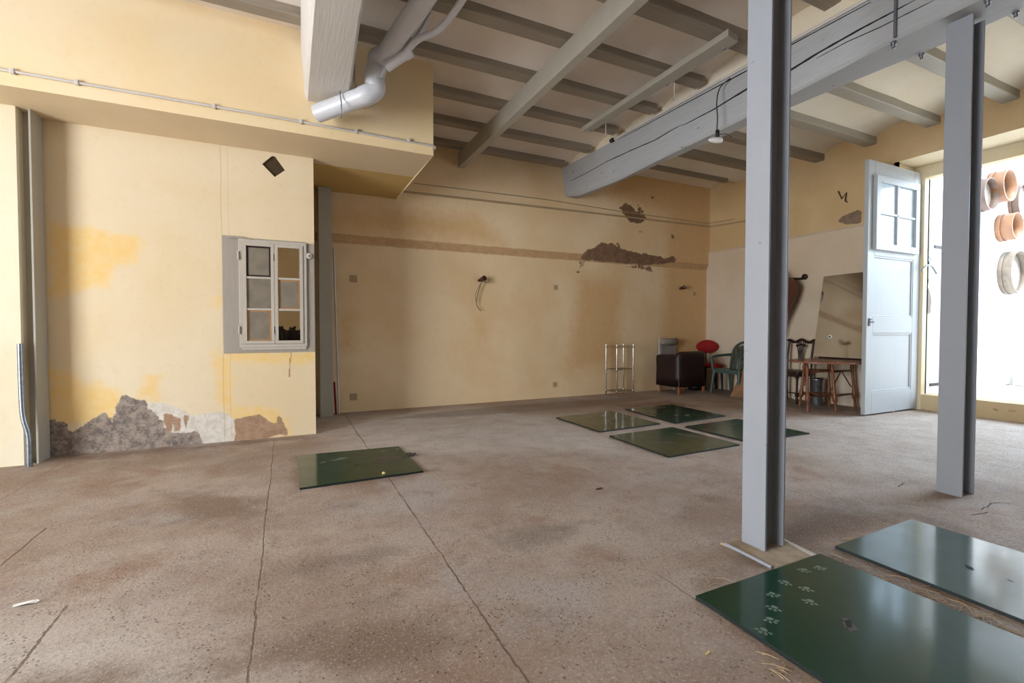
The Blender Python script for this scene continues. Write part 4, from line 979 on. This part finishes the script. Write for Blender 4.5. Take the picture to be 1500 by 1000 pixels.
# cardboard
mb = MB(); a = W(1073, 579, 'z', 0); P = [Vector((6.60, 5.44, .0)), Vector((6.95, 4.98, .0)), Vector((7.03, 5.02, .44)), Vector((6.84, 5.40, .44))]
mb.prism(P, (.006, .004, 0)); tag(obj('cardboard_sheet', mb, M['card']), 'brown cardboard sheet leaning beside the green chair', 'cardboard')
# amphora with holder
am = thing('amphora', 'tall brown terracotta amphora in an iron wall holder', 'amphora', (6.97, 4.95, 0))
mb = MB(); mb.lathe([(0, .0), (.05, .0), (.065, .25), (.075, .6), (.085, .95), (.12, 1.15), (.2, 1.35), (.29, 1.55), (.345, 1.72), (.34, 1.80), (.27, 1.89), (.17, 1.93), (.13, 1.95), (.14, 2.01), (.125, 2.02), (.11, 1.96), (0, 1.9)], 6.97, 4.95, 36)
obj('amphora_body', mb, M['terra'], am)
mb = MB(); mb.tube([(7.33, 4.70, 1.905), (7.24, 4.72, 1.90), (7.12, 4.86, 1.905)], .018, 8); mb.lathe([(0, -.025), (.045, -.025), (.045, 0), (0, 0)], 7.326, 4.68, 14, axis='x', cz=1.93)
tag(obj('wall_bracket', mb, M['iron']), 'dark iron wall bracket reaching to the amphora', 'bracket')
# mirror panel leaning on the table top against the wall
mb = MB()
P = [Vector((7.16, 4.44, .705)), Vector((7.16, 3.52, .70)), Vector((7.30, 3.55, 1.915)), Vector((7.30, 4.385, 1.905))]
mb.prism(P, (.012, 0, 0))
mp = thing('mirror_panel', 'tall tilted mirror panel leaning on the wall above the table', 'mirror', (7.2, 4.0, .70)); obj('mirror_glass', mb, M['mirror'], mp, bevel=.002)
h = W(1215.5, 493, 'x', 7.19); mb = MB(); mb.lathe([(0, -.008), (.012, -.008), (.012, -.003)], h.x+.005, h.y, 12, axis='x', cz=h.z); obj('hole_shade_disc', mb, M['crack'], mp)  # dark disc painted as the darkness inside the panel's hole
mb = MB(); mb.lathe([(.012, -.005), (.03, -.004), (.03, 0)], h.x+.005, h.y, 14, axis='x', cz=h.z); obj('white_washer', mb, M['paper'], mp)
# table : semicircular top on turned legs
tb = thing('folding_table', 'brown half round table with turned legs beside the white door', 'table', (6.75, 4.0, 0))
TZ = .68
out = [(7.24, 4.40), (6.9, 4.42), (6.6, 4.40), (6.34, 4.28), (6.18, 4.03), (6.26, 3.72), (6.55, 3.52), (6.95, 3.44+.1), (7.25, 3.52)]
mb = MB(); Q = smooth_path([(x, y, TZ-.02) for x, y in out], 4); mb.prism(Q, (0, 0, .02)); obj('table_top', mb, M['tablewood'], tb, bevel=.005)
mb = MB(); mb.box(7.225, 7.245, 3.53, 4.4, TZ, TZ+.022); obj('back_strip', mb, M['darkwood'], tb)
def turned(mb, a, b, r=.02):
    a, b = Vector(a), Vector(b); P = []; R = []
    for q_, k in ((0, .8), (.1, 1.0), (.14, 1.4), (.17, .9), (.3, .85), (.5, 1.0), (.62, 1.1), (.66, 1.5), (.72, 1.6), (.78, 1.5), (.8, .9), (.9, .8), (.95, 1.1), (1, .8)): P.append(b.lerp(a, q_)); R.append(r*k)
    mb.tube(P[::-1], R[::-1], 10)
LG = [((6.36, 4.02), (6.28, 3.95)), ((6.60, 3.84), (6.61, 3.78)), ((6.72, 4.28), (6.68, 4.32)), ((7.16, 3.90), (7.20, 3.86)), ((6.98, 4.1), (7.0, 4.1))]
for (t_, b_) in LG:
    mb = MB(); turned(mb, (*b_, 0), (*t_, TZ-.02), .019); obj('leg', mb, M['turned'], tb)
mb = MB(); A = {i: Vector((*LG[i][0], 0)) for i in range(5)}
for i, j in ((0, 2), (1, 3), (0, 3), (2, 4), (1, 4)):
    for z in (.20, .53): mb.tube([A[i]+Vector((0, 0, z)), A[j]+Vector((0, 0, z))], .012, 6)
for i, j in ((1, 3), (0, 2)):
    mb.tube([A[j]+Vector((0, 0, .30)), A[i].lerp(A[j], .5)+Vector((0, 0, .53))], .008, 6); mb.tube([A[i]+Vector((0, 0, .30)), A[i].lerp(A[j], .45)+Vector((0, 0, .53))], .008, 6)
obj('stretcher', mb, M['turned'], tb)
# steel bin
bn = thing('steel_bin', 'silver metal bin standing under the table', 'bin', (7.06, 4.27, 0))
mb = MB(); mb.lathe([(0, 0), (.085, 0), (.088, .01), (.095, .36), (.1, .37), (.1, .385), (.09, .39), (.085, .05), (0, .05)], 7.05, 4.30, 28, cz=.001); obj('bin_body', mb, M['bin'], bn)
mb = MB(); mb.lathe([(.1, 0), (.103, .01), (.1, .02)], 7.05, 4.30, 28, cz=.13); obj('band', mb, M['black'], bn)
# carved chair, back parallel to the right wall, faces -X
cc = thing('carved_chair', 'dark carved wooden chair with pierced splat and spiral legs', 'chair', (7.02, 4.58, 0), 0)
ya, yb2 = 4.47, 4.85; xf, xb = 6.84, 7.17
mb = MB(); mb.box(xf-.03, xb+.01, ya-.03, yb2+.02, .45, .485); obj('seat', mb, M['darkwood'], cc, bevel=.008)
mb = MB(); mb.box(xf, xb, ya, ya+.02, .40, .45); mb.box(xf, xb, yb2-.02, yb2, .40, .45); mb.box(xf-.01, xf+.01, ya, yb2, .40, .45); obj('apron', mb, M['darkwood'], cc)
for y in (ya, yb2):
    mb = MB(); mb.tube([(xb, y, .47), (xb+.01, y, .7), (xb+.06, y, .96)], .019, 4); obj('back_post', mb, M['darkwood'], cc)
    mb = MB(); mb.tube([(xb, y, .46), (xb, y, .2), (xb+.02, y, 0)], .018, 4); obj('leg', mb, M['darkwood'], cc)
    mb = MB(); mb.box(xf-.018, xf+.018, y-.018, y+.018, .38, .45); mb.box(xf-.018, xf+.018, y-.018, y+.018, .10, .17)
    P = [(xf+.006*math.cos(z*120), y+.006*math.sin(z*120), z) for z in lin(.17, .38, .005)]; mb.tube(P, [.013+.004*math.sin(z[2]*240) for z in P], 8); mb.lathe([(0, 0), (.014, 0), (.02, .03), (.018, .1)], xf, y, 10); obj('spiral_leg', mb, M['darkwood'], cc)
mb = MB(); yc = (ya+yb2)/2
for z, s_ in ((.93, 1),):
    P = [(xb+.055, ya-.03+i*(yb2-ya+.06)/12, .93+.022*math.cos(i*PI/3)*(1 if 0 < i < 12 else .3)) for i in range(13)]; mb.tube(P, .02, 8)
mc = MB(); mc.tube([(xb+.012, ya, .62), (xb+.012, yb2, .62)], .014, 6); obj('lower_rail', mc, M['darkwood'], cc); obj('crest_rail', mb, M['darkwood'], cc)
mb = MB()
for k in range(-2, 3):
    mb.tube(smooth_path([(xb+.014, yc+k*.010, .62), (xb+.025, yc+k*.012, .72), (xb+.04, yc+k*.026, .84), (xb+.052, yc+k*.034, .92)]), .007, 6)
mb.tube([(xb+.04, yc-.07, .85), (xb+.045, yc, .88), (xb+.04, yc+.07, .85)], .016, 8); obj('splat', mb, M['darkwood'], cc)
mb = MB(); mb.box(xf, xb, ya-.008, ya+.008, .125, .148); mb.box(xf, xb, yb2-.008, yb2+.008, .125, .148); mb.box((xf+xb)/2-.01, (xf+xb)/2+.01, ya, yb2, .128, .145); obj('stretcher', mb, M['darkwood'], cc)
mb = MB(); mb.tube([(7.29, 4.80, 0), (7.315, 4.70, 1.0)], .016, 8); tag(obj('wooden_pole', mb, M['right_lo']), 'pale pole leaning on the wall behind the carved chair', 'pole')

# ------------------------------------------------------------------ LIGHT
w = bpy.data.worlds.new('sky'); sc.world = w; w.use_nodes = True
nt = w.node_tree; bg = nt.nodes['Background']; bg.inputs[0].default_value = (.80, .88, 1.0, 1); bg.inputs[1].default_value = 2.4
def area(name, loc, target, sx, sy, power, col):
    l = bpy.data.lights.new(name, 'AREA'); l.shape = 'RECTANGLE'; l.size = sx; l.size_y = sy; l.energy = power; l.color = col
    o = bpy.data.objects.new(name, l); C.objects.link(o); o.location = loc
    d = Vector(target)-Vector(loc); o.rotation_euler = d.to_track_quat('-Z', 'Y').to_euler(); return o
area('daylight_left_opening', (XL-.35, 1.1, 1.65), (0, 1.4, 1.8), 3.1, 3.2, 590, (.90, .95, 1.0))
area('daylight_courtyard', (12.3, .6, 4.2), (6.0, 1.5, .3), 4.0, 3.0, 740, (.60, .79, 1.0))
sn = bpy.data.lights.new('sun', 'SUN'); sn.energy = 8; sn.angle = math.radians(14); sn.color = (.92, .96, 1.0)
so_ = bpy.data.objects.new('sun', sn); C.objects.link(so_); so_.location = (8, -3, 8); so_.rotation_euler = Vector((.25, .55, -.8)).to_track_quat('-Z', 'Y').to_euler()
# portals so that sky light through the openings is sampled well
for loc, tg, sx, sy in (((XD+.2, 1.65, 1.7), (0, 1.65, 1.7), 3.5, 3.0),):
    o = area('doorway_portal', loc, tg, sx, sy, 1, (1, 1, 1)); o.data.cycles.is_portal = True

# ------------------------------------------------------------------ CAMERA
cam = bpy.data.cameras.new('camera'); co = bpy.data.objects.new('camera', cam); C.objects.link(co)
cam.sensor_width = 36; cam.lens = CF/1500*36; cam.clip_start = .05
co.location = (0, 0, CH)
co.rotation_euler = Matrix((RT, UP, -FW)).transposed().to_euler()
sc.camera = co
sc.view_settings.view_transform = 'Standard'; sc.view_settings.look = 'None'; sc.view_settings.gamma = 1; sc.view_settings.exposure = 0
try: sc.view_settings.use_curve_mapping = False
except Exception: pass
for o in sc.objects:
    if '_local' in o: del o['_local']
